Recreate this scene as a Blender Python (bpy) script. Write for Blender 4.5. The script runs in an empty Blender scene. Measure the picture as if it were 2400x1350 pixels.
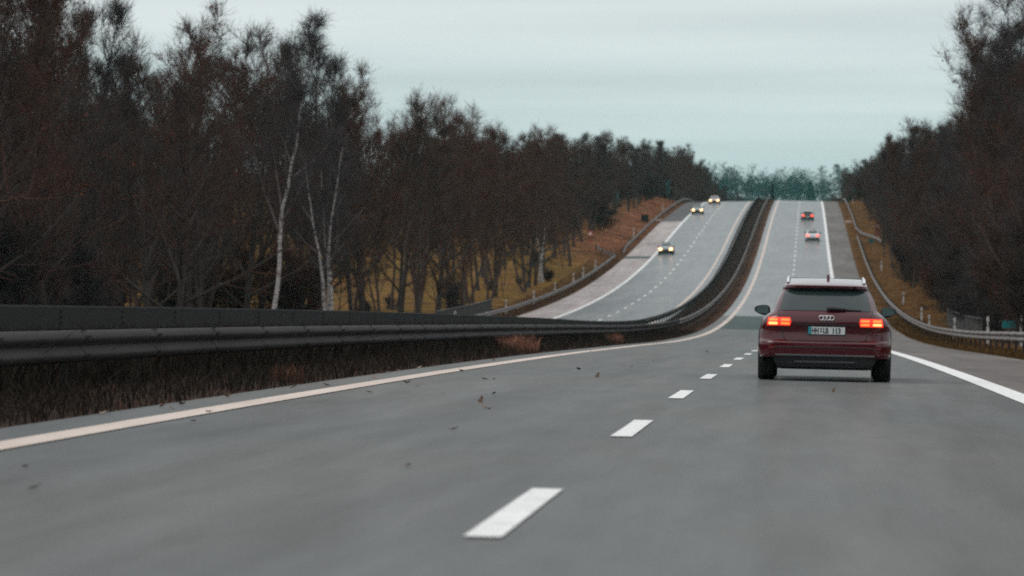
import bpy, bmesh, math, random
import numpy as np
from mathutils import Vector, Matrix, Euler

random.seed(7)
RNG = np.random.default_rng(11)
C = bpy.context.scene.collection
R = math.radians
EYE = 1.0                                  # eye height above the lane line under the camera

# ------------------------------------------------------------------ helpers
def link(o, parent=None):
    C.objects.link(o)
    if parent is not None:
        o.parent = parent
    return o

def tag(o, label=None, cat=None, group=None, kind=None):
    if label: o['label'] = label
    if cat: o['category'] = cat
    if group: o['group'] = group
    if kind: o['kind'] = kind
    return o

def empty(name, loc=(0, 0, 0), rot=(0, 0, 0)):
    o = bpy.data.objects.new(name, None)
    o.location = loc; o.rotation_euler = rot
    o.empty_display_size = .2
    return link(o)

class MB:
    """collects vertices and faces, then links them as one mesh object"""
    def __init__(self):
        self.v = []; self.f = []; self.m = []
    def add(self, vs, fs, mi=0):
        b = len(self.v)
        self.v += [tuple(p) for p in vs]
        self.f += [tuple(i + b for i in f) for f in fs]
        self.m += [mi] * len(fs)
        return self
    def box(self, x0, x1, y0, y1, z0, z1, mi=0):
        vs = [(x0, y0, z0), (x1, y0, z0), (x1, y1, z0), (x0, y1, z0), (x0, y0, z1), (x1, y0, z1), (x1, y1, z1), (x0, y1, z1)]
        return self.add(vs, [(0, 3, 2, 1), (4, 5, 6, 7), (0, 1, 5, 4), (1, 2, 6, 5), (2, 3, 7, 6), (3, 0, 4, 7)], mi)
    def grid(self, P, mi=0, closed_u=False):
        n = len(P); k = len(P[0]); vs = [q for row in P for q in row]; fs = []
        for i in range(n - 1):
            for j in range(k - 1):
                fs.append((i * k + j, i * k + j + 1, (i + 1) * k + j + 1, (i + 1) * k + j))
            if closed_u:
                fs.append((i * k + k - 1, i * k, (i + 1) * k, (i + 1) * k + k - 1))
        return self.add(vs, fs, mi)
    def slab(self, P, Q, mi=0):
        """a front grid P and a back grid Q joined round the rim"""
        n = len(P); k = len(P[0])
        vs = [q for row in P for q in row] + [q for row in Q for q in row]; o = n * k; fs = []
        for i in range(n - 1):
            for j in range(k - 1):
                a = (i * k + j, i * k + j + 1, (i + 1) * k + j + 1, (i + 1) * k + j)
                fs.append(a); fs.append(tuple(o + t for t in reversed(a)))
        ring = [j for j in range(k)] + [i * k + k - 1 for i in range(1, n)] + [(n - 1) * k + j for j in range(k - 2, -1, -1)] + [i * k for i in range(n - 2, 0, -1)]
        for a, b in zip(ring, ring[1:] + ring[:1]):
            fs.append((b, a, o + a, o + b))
        return self.add(vs, fs, mi)
    def tube(self, pts, rad, sides=8, mi=0, cap=True):
        pts = [Vector(p) for p in pts]; rings = []
        if not isinstance(rad, (list, tuple)): rad = [rad] * len(pts)
        for i, p in enumerate(pts):
            t = (pts[min(i + 1, len(pts) - 1)] - pts[max(i - 1, 0)]).normalized()
            ref = Vector((0, 0, 1)) if abs(t.z) < .9 else Vector((1, 0, 0))
            a = t.cross(ref).normalized(); b = t.cross(a)
            rings.append([p + (a * math.cos(2 * math.pi * s / sides) + b * math.sin(2 * math.pi * s / sides)) * rad[i] for s in range(sides)])
        self.grid(rings, mi, True)
        if cap:
            n = len(self.v); k = sides; tot = len(pts) * k
            self.f.append(tuple(n - tot + s for s in range(k))); self.m.append(mi)
            self.f.append(tuple(n - k + s for s in reversed(range(k)))); self.m.append(mi)
        return self
    def build(self, name, mats, parent=None, smooth=None, fix=True):
        me = bpy.data.meshes.new(name)
        me.from_pydata(self.v, [], self.f)
        for m in (mats if isinstance(mats, (list, tuple)) else [mats]): me.materials.append(m)
        if any(self.m): me.polygons.foreach_set('material_index', self.m)
        if fix:
            bm = bmesh.new(); bm.from_mesh(me); bmesh.ops.recalc_face_normals(bm, faces=bm.faces); bm.to_mesh(me); bm.free()
        if smooth is not None:
            me.polygons.foreach_set('use_smooth', [True] * len(me.polygons))
            me.set_sharp_from_angle(angle=R(smooth))
        me.update()
        return link(bpy.data.objects.new(name, me), parent)

def copy_tree(o, parent=None):
    c = o.copy(); C.objects.link(c)
    if parent is not None: c.parent = parent
    for ch in list(o.children): copy_tree(ch, c)
    return c

# ------------------------------------------------------------------ materials
def nodes_of(name):
    m = bpy.data.materials.new(name); m.use_nodes = True
    nt = m.node_tree; return m, nt, nt.nodes['Principled BSDF']

def mat(name, col, rough=.7, metal=0., spec=.5, var=0., scale=4., col2=None, bump=0., bscale=40., stretch=(1, 1, 1), coat=0., emit=None, estr=0.):
    m, nt, b = nodes_of(name)
    b.inputs['Base Color'].default_value = (*col, 1); b.inputs['Roughness'].default_value = rough
    b.inputs['Metallic'].default_value = metal; b.inputs['Specular IOR Level'].default_value = spec
    b.inputs['Coat Weight'].default_value = coat; b.inputs['Coat Roughness'].default_value = .06
    if emit:
        b.inputs['Emission Color'].default_value = (*emit, 1); b.inputs['Emission Strength'].default_value = estr
    if var or col2 or bump:
        tc = nt.nodes.new('ShaderNodeTexCoord'); mp = nt.nodes.new('ShaderNodeMapping')
        mp.inputs['Scale'].default_value = stretch; nt.links.new(tc.outputs['Object'], mp.inputs['Vector'])
    if var or col2:
        n = nt.nodes.new('ShaderNodeTexNoise'); n.inputs['Scale'].default_value = scale; n.inputs['Detail'].default_value = 6; n.inputs['Roughness'].default_value = .65
        nt.links.new(mp.outputs['Vector'], n.inputs['Vector'])
        r = nt.nodes.new('ShaderNodeValToRGB'); r.color_ramp.elements[0].position = .32; r.color_ramp.elements[1].position = .68
        c2 = col2 if col2 else tuple(min(1, c * (1 + var)) for c in col); c1 = col if col2 else tuple(c * (1 - var) for c in col)
        r.color_ramp.elements[0].color = (*c1, 1); r.color_ramp.elements[1].color = (*c2, 1)
        nt.links.new(n.outputs['Fac'], r.inputs['Fac']); nt.links.new(r.outputs['Color'], b.inputs['Base Color'])
    if bump:
        n2 = nt.nodes.new('ShaderNodeTexNoise'); n2.inputs['Scale'].default_value = bscale; n2.inputs['Detail'].default_value = 4
        nt.links.new(mp.outputs['Vector'], n2.inputs['Vector'])
        bp = nt.nodes.new('ShaderNodeBump'); bp.inputs['Strength'].default_value = bump; bp.inputs['Distance'].default_value = .02
        nt.links.new(n2.outputs['Fac'], bp.inputs['Height']); nt.links.new(bp.outputs['Normal'], b.inputs['Normal'])
    return m

def asphalt(name, base, tint, streak, rough=.62, spec=.35):
    """asphalt: broad patches of tone, long streaks along the travel direction, fine aggregate"""
    m, nt, b = nodes_of(name); L = nt.links.new; N = nt.nodes.new
    tc = N('ShaderNodeTexCoord')
    rot = N('ShaderNodeMapping'); rot.vector_type = 'POINT'; rot.inputs['Rotation'].default_value = (0, 0, R(4.55)); L(tc.outputs['Object'], rot.inputs['Vector'])
    def noise(sc, st, det=5):
        mp = N('ShaderNodeMapping'); mp.inputs['Scale'].default_value = st; L(rot.outputs['Vector'], mp.inputs['Vector'])
        n = N('ShaderNodeTexNoise'); n.inputs['Scale'].default_value = sc; n.inputs['Detail'].default_value = det; n.inputs['Roughness'].default_value = .6
        L(mp.outputs['Vector'], n.inputs['Vector']); return n.outputs['Fac']
    def ramp(f, c0, c1, p0=.3, p1=.7):
        r = N('ShaderNodeValToRGB'); r.color_ramp.elements[0].position = p0; r.color_ramp.elements[1].position = p1
        r.color_ramp.elements[0].color = (*c0, 1); r.color_ramp.elements[1].color = (*c1, 1); L(f, r.inputs['Fac']); return r.outputs['Color']
    def mul(a, c, fac):
        x = N('ShaderNodeMix'); x.data_type = 'RGBA'; x.blend_type = 'MULTIPLY'; x.inputs['Factor'].default_value = fac
        L(a, x.inputs[6]); L(c, x.inputs[7]); return x.outputs[2]
    col = ramp(noise(.22, (1, .25, 1), 3), base, tint)
    col = mul(col, ramp(noise(1.3, (1, .03, 1), 4), (1 - streak,) * 3, (1, 1, 1)), 1)
    col = mul(col, ramp(noise(3.0, (1, .12, 1), 6), (.86, .85, .84), (1.06, 1.06, 1.06)), 1)
    col = mul(col, ramp(noise(70, (1, 1, 1), 2), (.72, .72, .72), (1.2, 1.2, 1.2), .25, .75), .8)
    L(col, b.inputs['Base Color']); L(ramp(noise(.8, (1, .05, 1), 4), (rough * .82,) * 3, (rough * 1.2,) * 3), b.inputs['Coat Roughness']); b.inputs['Specular IOR Level'].default_value = 0; b.inputs['Coat Weight'].default_value = spec; b.inputs['Roughness'].default_value = .9
    bp = N('ShaderNodeBump'); bp.inputs['Strength'].default_value = .15; bp.inputs['Distance'].default_value = .003
    L(noise(90, (1, 1, 1), 2), bp.inputs['Height']); L(bp.outputs['Normal'], b.inputs['Normal'])
    return m

M = {}
M['lane'] = asphalt('lane_asphalt', (.138, .147, .149), (.174, .168, .160), .24, .20, .18)
M['lane_pale'] = asphalt('pale_lane_asphalt', (.210, .228, .236), (.262, .271, .273), .18, .17, .32)  # paler lane asphalt, for the far section and the opposite road
M['shoulder'] = asphalt('shoulder_asphalt', (.145, .129, .122), (.205, .186, .175), .26, .3, .12)
M['deck'] = asphalt('bridge_deck_asphalt', (.072, .098, .097), (.094, .114, .112), .06, .35, .10)
M['pale'] = asphalt('pale_shoulder_asphalt', (.390, .345, .332), (.500, .450, .435), .28, .4, .08)
M['dark_sh'] = asphalt('dark_shoulder_asphalt', (.105, .100, .100), (.135, .130, .128), .12, .35, .12)
M['white_line'] = mat('white_line_paint', (.70, .69, .67), .6, var=.20, scale=11, bump=.3, bscale=60)
M['warm_line'] = mat('weathered_line_paint', (.60, .50, .43), .6, col2=(.46, .36, .30), scale=1.6, stretch=(1, .15, 1), bump=.2, bscale=60)
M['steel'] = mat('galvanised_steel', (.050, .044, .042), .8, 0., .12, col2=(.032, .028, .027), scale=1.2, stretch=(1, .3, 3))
M['steel_pale'] = mat('pale_galvanised_steel', (.20, .182, .176), .7, 0., .2, col2=(.14, .125, .12), scale=1.2, stretch=(1, .3, 3))  # pale copy of the steel; sky reflection on the rails put into its colour
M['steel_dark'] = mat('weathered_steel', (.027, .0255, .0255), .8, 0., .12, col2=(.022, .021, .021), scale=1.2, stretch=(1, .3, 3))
M['post'] = mat('post_steel', (.024, .024, .024), .8, 0., .2, var=.25, scale=6)
M['bark'] = mat('dark_bark', (.045, .035, .031), .95, spec=.15, col2=(.075, .060, .054), scale=3, stretch=(4, 4, .6), bump=.6, bscale=14)
M['bark2'] = mat('reddish_bark', (.062, .040, .033), .95, spec=.15, col2=(.090, .060, .050), scale=3, stretch=(4, 4, .6), bump=.6, bscale=14)
M['twig'] = mat('brown_twigs', (.058, .040, .033), .95, spec=.1, var=.25, scale=.8)
M['twig2'] = mat('russet_twigs', (.082, .044, .034), .95, spec=.1, var=.25, scale=.8)
M['twig3'] = mat('grey_twigs', (.064, .052, .050), .95, spec=.1, var=.25, scale=.8)
M['russet'] = mat('russet_leaves', (.105, .038, .022), .9, spec=.1, var=.35, scale=2)
M['birch_twig'] = mat('birch_twigs', (.070, .056, .056), .95, spec=.1, var=.2, scale=1)
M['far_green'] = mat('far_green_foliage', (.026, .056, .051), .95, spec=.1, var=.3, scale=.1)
M['ivy'] = mat('evergreen_needles', (.018, .040, .034), .9, spec=.2, var=.4, scale=1)

def birch_bark():
    m, nt, b = nodes_of('birch_bark'); L = nt.links.new; N = nt.nodes.new
    tc = N('ShaderNodeTexCoord'); mp = N('ShaderNodeMapping'); mp.inputs['Scale'].default_value = (1.2, 1.2, 5); L(tc.outputs['Object'], mp.inputs['Vector'])
    n = N('ShaderNodeTexNoise'); n.inputs['Scale'].default_value = 1.6; n.inputs['Detail'].default_value = 5; n.inputs['Roughness'].default_value = .7; L(mp.outputs['Vector'], n.inputs['Vector'])
    r = N('ShaderNodeValToRGB'); e = r.color_ramp.elements; e[0].position = .40; e[0].color = (.05, .04, .04, 1); e[1].position = .50; e[1].color = (.44, .40, .38, 1)
    L(n.outputs['Fac'], r.inputs['Fac']); L(r.outputs['Color'], b.inputs['Base Color']); b.inputs['Roughness'].default_value = .8
    return m
M['birch'] = birch_bark()
M['birch_pale'] = mat('greyish_birch_bark', (.26, .22, .21), .85, col2=(.08, .065, .06), scale=2.2, stretch=(1.2, 1.2, 4))
M['birch_limb'] = mat('birch_limb_bark', (.17, .13, .125), .85, col2=(.08, .06, .055), scale=2)

# ------------------------------------------------------------------ the line of the road
KX = np.array([-700, -60, 0, 20, 50, 100, 200, 400, 700, 3400.])
VX = np.array([-56.5, -6.08, -1.325, .225, 2.561, 6.523, 14.465, 30.4, 54.356, 269.0])
KH = np.array([-700, -60, 0, 20, 50, 80, 110, 150, 200, 250, 300, 350, 400, 450, 500, 560, 620, 650, 680, 705, 735, 775, 850, 1000, 1300, 1700, 2100, 2450, 2900, 3400.])
VH = np.array([2.0, -.75, -.984, -1.066, -1.254, -1.506, -1.81, -2.216, -2.427, -2.083, -1.164, .305, 2.394, 4.989, 7.775, 10.977, 13.762, 15.05, 15.98, 16.45, 16.6, 16.3, 15.4, 14.6, 17.5, 30., 45., 58., 62., 60.])
def spl(K, V, y):
    y = np.asarray(y, float); h = np.diff(K); d = np.diff(V) / h; m = np.zeros(len(K)); m[0] = d[0]; m[-1] = d[-1]
    m[1:-1] = (d[:-1] * h[1:] + d[1:] * h[:-1]) / (h[1:] + h[:-1])
    i = np.clip(np.searchsorted(K, y) - 1, 0, len(K) - 2); t = (y - K[i]) / h[i]
    return (2*t**3-3*t**2+1)*V[i]+(t**3-2*t**2+t)*h[i]*m[i]+(-2*t**3+3*t**2)*V[i+1]+(t**3-t**2)*h[i]*m[i+1]
def RX(y): return spl(KX, VX, y)
def RH(y): return spl(KH, VH, y) + EYE
def zr(o, y): return RH(y) - .022 * np.asarray(o)                                   # our carriageway
def dzl(y): return np.interp(y, [0, 130, 200, 300, 450, 680], [.15, .15, -.206, -.357, -.69, -.103])
def zl(o, y): return RH(y) + dzl(y) + .012 * (np.asarray(o) + 9)                    # the other one
def sst(a, b, x): t = np.clip((np.asarray(x, float) - a) / (b - a), 0, 1); return t * t * (3 - 2 * t)
RE, LE_IN, LE_OUT, RL = 6.7, -8.35, -20.2, -4.4                                     # asphalt edges
def gz(o, y):
    """ground height beside and under the roads"""
    o = float(o); y = float(y)
    if o >= RE + .1:
        base = zr(RE, y) - .03 - .05 * min(o - RE, 2)
        rise = sst(215, 330, y) * min(max(o - 8.6, 0), 7) * .27
        far = .6 * math.sin(o * .05 + y * .013) * sst(20, 60, o)
        return base + rise + far
    if o > RE - .1: return zr(RE, y) - .14
    if o >= RL + .05: return zr(o, y) - .14
    if o > LE_IN - .05:
        t = (o - LE_IN) / (RL - LE_IN); a = zl(LE_IN, y) - .03; b = zr(RL, y) - .03
        return a + (b - a) * t + .10 * math.sin(math.pi * min(max(t, 0), 1))
    if o > LE_OUT: return zl(o, y) - .14
    base = zl(LE_OUT, y) - .04 - .05 * min(LE_OUT - o, 2)
    rise = sst(370, 480, y) * min(max(-22.2 - o, 0), 7) * .26
    mead = sst(36, 120, -o) * (1.2 + sst(100, 200, y) * 3.0) + .4 * math.sin(o * .07 + y * .017) * sst(24, 60, -o)
    return base + rise + mead
def P(o, y, dz=0.): return (float(RX(y)) + o, float(y), gz(o, y) + dz)
def PR(o, y, dz=0.): return (float(RX(y)) + o, float(y), float(zr(o, y)) + dz)
def PL(o, y, dz=0.): return (float(RX(y)) + o, float(y), float(zl(o, y)) + dz)
HEAD = math.atan(.0796)

def ys(a, b, dense=3.):
    out = [a]
    while out[-1] < b:
        out.append(min(b, out[-1] + (dense if out[-1] < 330 else dense * 1.6)))
    return out

def strip(name, fn, o0, o1, y0, y1, m, dz=0., nx=2, kind='structure'):
    mb = MB()
    os_ = [o0 + (o1 - o0) * i / (nx - 1) for i in range(nx)]
    mb.grid([[fn(o, y, dz) for o in os_] for y in ys(y0, y1)])
    o = mb.build(name, m, smooth=60, fix=False)
    return tag(o, kind=kind)

# ------------------------------------------------------------------ ground
def ground():
    cols = [-1000, -600, -380, -260, -190, -150, -120, -95, -75, -62, -52, -44, -38, -33, -29, -26, -24, -22.6, -21.6, -20.9, -20.3, -20.1,
            -16, -12, -8.45, -8.25, -7.6, -6.8, -6, -5.2, -4.5, -4.3, 0, 6.55, 6.85, 7.3, 8.2, 9, 10, 11.5, 13.5, 16, 20, 26, 35, 50, 75, 120, 200, 350, 600, 1000]
    rows = list(np.arange(-700, -50, 50)) + list(np.arange(-50, 330, 5)) + list(np.arange(330, 900, 8)) + list(np.arange(900, 3400, 50))
    P_ = []; tint = []
    for y in rows:
        row = []
        for o in cols:
            w = (RNG.random() - .5) * .12 if (o < -21 or o > 7.5) else 0
            x, yy, z = P(o, y, w); row.append((x, yy, z))
            a = abs(o)
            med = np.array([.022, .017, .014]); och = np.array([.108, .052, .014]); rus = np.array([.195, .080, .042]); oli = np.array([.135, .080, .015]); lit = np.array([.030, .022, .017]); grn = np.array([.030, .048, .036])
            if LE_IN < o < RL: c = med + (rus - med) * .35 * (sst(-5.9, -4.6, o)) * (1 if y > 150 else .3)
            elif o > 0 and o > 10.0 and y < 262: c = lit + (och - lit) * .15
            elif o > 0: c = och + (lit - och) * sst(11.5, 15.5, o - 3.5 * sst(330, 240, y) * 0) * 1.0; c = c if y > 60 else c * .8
            else:
                bank = sst(400, 470, y) * sst(-32, -24, o)
                c = oli + (rus - oli) * max(bank, .55 * max(0, math.sin(o * .61 + y * .11) * math.sin(y * .043 + o * .2)))
                c = c + (och * .55 - c) * sst(-23.5, -21.5, o) * (1 - bank * .6)
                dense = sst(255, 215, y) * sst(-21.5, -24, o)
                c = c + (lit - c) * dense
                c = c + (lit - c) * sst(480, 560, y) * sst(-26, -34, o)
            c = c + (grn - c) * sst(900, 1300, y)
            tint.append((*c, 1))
        P_.append(row)
    mb = MB(); mb.grid(P_)
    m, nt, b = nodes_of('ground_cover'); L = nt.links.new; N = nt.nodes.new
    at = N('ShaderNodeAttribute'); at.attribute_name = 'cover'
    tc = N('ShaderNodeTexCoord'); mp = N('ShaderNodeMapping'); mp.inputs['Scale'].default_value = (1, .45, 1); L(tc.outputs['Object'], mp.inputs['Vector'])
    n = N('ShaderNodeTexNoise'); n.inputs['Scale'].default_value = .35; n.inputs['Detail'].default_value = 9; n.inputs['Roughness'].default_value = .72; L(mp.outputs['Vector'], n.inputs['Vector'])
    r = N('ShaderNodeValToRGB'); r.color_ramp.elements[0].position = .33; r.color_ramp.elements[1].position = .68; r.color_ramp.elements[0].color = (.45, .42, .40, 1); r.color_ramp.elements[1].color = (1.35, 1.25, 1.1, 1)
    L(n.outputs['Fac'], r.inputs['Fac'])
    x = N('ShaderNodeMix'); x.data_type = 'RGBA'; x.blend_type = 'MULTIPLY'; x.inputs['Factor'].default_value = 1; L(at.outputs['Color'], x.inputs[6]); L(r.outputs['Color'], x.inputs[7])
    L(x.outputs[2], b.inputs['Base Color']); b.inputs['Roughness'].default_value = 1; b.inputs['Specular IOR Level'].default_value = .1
    n2 = N('ShaderNodeTexNoise'); n2.inputs['Scale'].default_value = 6; n2.inputs['Detail'].default_value = 6; L(tc.outputs['Object'], n2.inputs['Vector'])
    bp = N('ShaderNodeBump'); bp.inputs['Strength'].default_value = .8; bp.inputs['Distance'].default_value = .15; L(n2.outputs['Fac'], bp.inputs['Height']); L(bp.outputs['Normal'], b.inputs['Normal'])
    o = mb.build('ground', m, smooth=80, fix=False)
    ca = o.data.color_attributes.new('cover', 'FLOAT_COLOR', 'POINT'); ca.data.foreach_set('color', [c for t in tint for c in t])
    tag(o, kind='structure')
ground()

# ------------------------------------------------------------------ roads and markings
strip('road', PR, RL, 4.1, -300, 256, M['lane'], nx=5)
strip('upper_road', PR, RL, 4.1, 256, 900, M['lane_pale'], nx=5)
strip('hard_shoulder', PR, 4.1, RE, -300, 900, M['shoulder'], nx=3)
strip('bridge_deck_surface', PR, -3.58, 3.78, 211, 256, M['deck'], .004, 3)
strip('opposite_road', PL, -16.95, LE_IN, -300, 900, M['lane_pale'], nx=4)
strip('opposite_hard_shoulder', PL, LE_OUT, -16.95, -300, 436, M['pale'], nx=3)
strip('opposite_shoulder_dark_band', PL, LE_OUT, -16.95, 436, 442, M['deck'], nx=3)  # darker band across the opposite shoulder
strip('opposite_hard_shoulder_upper', PL, LE_OUT, -16.95, 442, 548, M['pale'], nx=3)
strip('opposite_hard_shoulder_crest', PL, LE_OUT, -16.95, 548, 900, M['dark_sh'], nx=3)
def kerb_edge(name, fn, o, y0, y1, side):
    mb = MB(); mb.grid([[fn(o, y, 0), fn(o + .02 * side, y, -.14)] for y in ys(y0, y1)]); tag(mb.build(name, M['dark_sh'], fix=False), kind='structure')
kerb_edge('road_edge', PR, RL, -300, 900, -1); kerb_edge('shoulder_edge', PR, RE, -300, 900, 1)
kerb_edge('opposite_road_edge', PL, LE_IN, -300, 900, 1); kerb_edge('opposite_shoulder_edge', PL, LE_OUT, -300, 900, -1)
strip('left_edge_line', PR, -3.865, -3.585, -300, 900, M['warm_line'], .008)
strip('right_edge_line', PR, 3.765, 4.08, -300, 900, M['white_line'], .008)
strip('opposite_inner_edge_line', PL, -9.14, -8.89, -300, 900, M['warm_line'], .008)
strip('opposite_outer_edge_line', PL, -17.06, -16.74, -300, 900, M['white_line'], .008)
def dashes(name, fn, o, w, y0, n):
    mb = MB()
    for i in range(n):
        a = y0 + 12 * i
        mb.grid([[fn(o - w / 2 + random.uniform(-.004, .004), y, .008), fn(o + w / 2, y, .008)] for y in (a, a + 2, a + 4.05)])
    tag(mb.build(name, M['white_line'], fix=False), kind='structure')
dashes('lane_line', PR, 0, .16, 15.5 - 36, 62)
dashes('opposite_lane_line', PL, -13.2, .16, 15.5 - 36 + 5, 62)

# ------------------------------------------------------------------ guardrails
WPROF = [(.0, .31), (.012, .308), (.045, .285), (.083, .243), (.083, .224), (.060, .195), (.026, .166), (.020, .155), (.026, .144), (.055, .116), (.083, .082), (.083, .060), (.050, .020), (.012, .002), (.0, 0)]
def guardrail(name, label, group, ofn, topfn, y0, y1, face, m, gap=4.0, start_turn=False, base=gz, max_posts=100, plank=False):
    root = empty(name, (float(RX(y0)) + ofn(y0), y0, base(ofn(y0), y0)))
    tag(root, label, 'guardrail', group)
    org = Vector(root.location)
    def beam(mb, ylist, push=0.):
        rows = []
        for y in ylist:
            x = float(RX(y)) + ofn(y); zt = topfn(y)
            if start_turn and y - y0 < 8: zt -= .55 * (1 - (y - y0) / 8) ** 1.5
            front = [(x + face * (d + push), y, zt - .31 + z) for d, z in WPROF]
            back = [(x + face * (d - .006 - (.004 if push else 0)), y, zt - .31 + z * .985 + .002) for d, z in reversed(WPROF)]
            rows.append([Vector(p) - org for p in front + back])
        mb.grid(rows, 0, True)
    n = int((y1 - y0) / gap); st = [y0 + gap * i for i in range(n + 1)]
    mb = MB(); fine = []
    for a in st: fine += [a] if a > 200 else [a, a + gap / 2]
    beam(mb, [y for y in fine if y <= st[-1]])
    for a in st[1:]:
        if a < 260:
            beam(mb, [a - .17, a + .17], .005)
            x = float(RX(a)) + ofn(a) - org.x; zt = topfn(a) - org.z
            for k in (-.11, -.05, .05, .11):
                for zz in (.245, .066):
                    mb.box(x + face * .075 - .02, x + face * .075 + .02, a + k - .012 - org.y, a + k + .012 - org.y, zt - .31 + zz - .012, zt - .31 + zz + .012, 1)
                mb.box(x + face * .03 - .012, x + face * .03 + .012, a + k - .010 - org.y, a + k + .010 - org.y, zt - .006, zt + .006, 1)
    mb.build('beam', [m, M['post']], root, smooth=50)
    if plank:
        q = MB(); rows = []
        for y in fine:
            if y > st[-1]: continue
            x = float(RX(y)) + ofn(y) - face * .20; zt = topfn(y) - .012
            rows.append([Vector(p) - org for p in ((x, y, zt), (x - face * .012, y, zt - .006), (x - face * .012, y, zt - .272), (x, y, zt - .278), (x + face * .006, y, zt - .272), (x + face * .006, y, zt - .006))])
        q.grid(rows, 0, True)
        for a in st[1:]:
            if a < 260:
                x = float(RX(a)) + ofn(a) - face * .212 - org.x; zt = topfn(a) - org.z
                for k in (-.05, .05):
                    for zz in (-.07, -.14, -.21): q.box(x - .012, x + .012, a + k - .014 - org.y, a + k + .014 - org.y, zt + zz - .014, zt + zz + .014, 1)
        q.build('back_plank', [m, M['post']], root, smooth=50)
    def pmesh(mb, dx, dy, dz, h):
        mb.box(dx - face * .16 - .028, dx - face * .16 + .028, dy - .05, dy + .05, dz - .35, dz + h)
        mb.box(min(dx - face * .132, dx - face * .004), max(dx - face * .132, dx - face * .004), dy - .035, dy + .035, dz + h - .24, dz + h - .10)
    proto = None; rest = MB()
    for i, a in enumerate(st):
        x = float(RX(a)) + ofn(a); zb = base(ofn(a) - face * .16, a); h = topfn(a) - .02 - zb
        if i < max_posts:
            if proto is None:
                q = MB(); pmesh(q, 0, 0, 0, .70); proto = q.build('post', M['post'], root); o = proto
            else:
                o = proto.copy(); C.objects.link(o); o.parent = root
            o.location = Vector((x, a, zb)) - org; o.scale = (1, 1, max(h, .3) / .70)
        else:
            v = Vector((x, a, zb)) - org; pmesh(rest, v.x, v.y, v.z, h)
    if rest.v: tag(rest.build('post', M['post'], root), kind='stuff')
    return root

G_RAIL = 'steel guardrails beside the carriageways'
def top_front(y): return float(RH(y)) + np.interp(y, [0, 30, 70, 160, 220, 760], [.76, .755, .72, .735, .70, .70])
def top_back(y): return float(RH(y)) + np.interp(y, [0, 40, 90, 133, 200, 300, 450, 680, 760], [1.0, 1.01, .985, .97, .72, .50, .20, .70, .70])
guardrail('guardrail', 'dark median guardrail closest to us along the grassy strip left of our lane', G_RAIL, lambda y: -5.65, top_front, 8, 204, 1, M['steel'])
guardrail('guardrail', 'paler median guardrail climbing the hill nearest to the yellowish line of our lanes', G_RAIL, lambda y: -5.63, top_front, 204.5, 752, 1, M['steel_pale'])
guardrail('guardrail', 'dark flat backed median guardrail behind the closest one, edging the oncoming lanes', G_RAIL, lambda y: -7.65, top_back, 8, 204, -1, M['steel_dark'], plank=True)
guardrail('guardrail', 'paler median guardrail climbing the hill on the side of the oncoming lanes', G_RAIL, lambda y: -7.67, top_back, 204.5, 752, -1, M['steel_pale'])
def top_r(y): return gz(7.8, y) + .74
def o_right_near(y): return 7.8 + .35 * sst(200, 130, y) * 0
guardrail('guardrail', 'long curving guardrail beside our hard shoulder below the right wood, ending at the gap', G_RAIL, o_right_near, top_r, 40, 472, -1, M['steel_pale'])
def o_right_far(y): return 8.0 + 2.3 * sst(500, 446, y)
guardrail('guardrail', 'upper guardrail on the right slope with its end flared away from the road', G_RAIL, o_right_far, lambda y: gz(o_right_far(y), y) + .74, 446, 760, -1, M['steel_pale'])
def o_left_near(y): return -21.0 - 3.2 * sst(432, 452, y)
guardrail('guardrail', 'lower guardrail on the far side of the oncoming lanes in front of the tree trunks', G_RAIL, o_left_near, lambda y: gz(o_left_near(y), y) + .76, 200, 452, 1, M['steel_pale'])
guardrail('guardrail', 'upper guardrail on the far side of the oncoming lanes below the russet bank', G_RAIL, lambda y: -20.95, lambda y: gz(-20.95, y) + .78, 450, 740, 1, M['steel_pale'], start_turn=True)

# railings of the little bridge
M['rail_grey'] = mat('railing_paint', (.085, .080, .078), .6, .3, var=.2, scale=5)
def railing(label, o, y0, y1, lean=0.):
    org = Vector(P(o, y0)); root = empty('bridge_railing', org); tag(root, label, 'railing', 'railings of the small bridge')
    def at(y, h): return Vector((float(RX(y)) + o + lean * (y - y0), y, gz(o, y) + h)) - org
    n = 14
    MB().tube([at(y0 + (y1 - y0) * i / n, 1.12) for i in range(n + 1)], .035).build('handrail', M['rail_grey'], root, smooth=50)
    MB().tube([at(y0 + (y1 - y0) * i / n, .15) for i in range(n + 1)], .022).build('bottom_rail', M['rail_grey'], root, smooth=50)
    q = MB(); k = int((y1 - y0) / .14)
    for i in range(k):
        y = y0 + (i + .5) * (y1 - y0) / k; q.tube([at(y, .15), at(y, 1.12)], .010, 5)
    q.build('balusters', M['rail_grey'], root)
    for i in range(int((y1 - y0) / 5) + 1):
        y = min(y1, y0 + 5 * i); MB().tube([at(y, -.2), at(y, 1.14)], .04, 8).build('post', M['rail_grey'], root, smooth=50)
railing('grey bridge railing with thin bars left of the oncoming lanes', -23.2, 246, 290)
railing('dark bridge railing with thin bars beside the right guardrail under the wood', 10.4, 190, 238)

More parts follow.
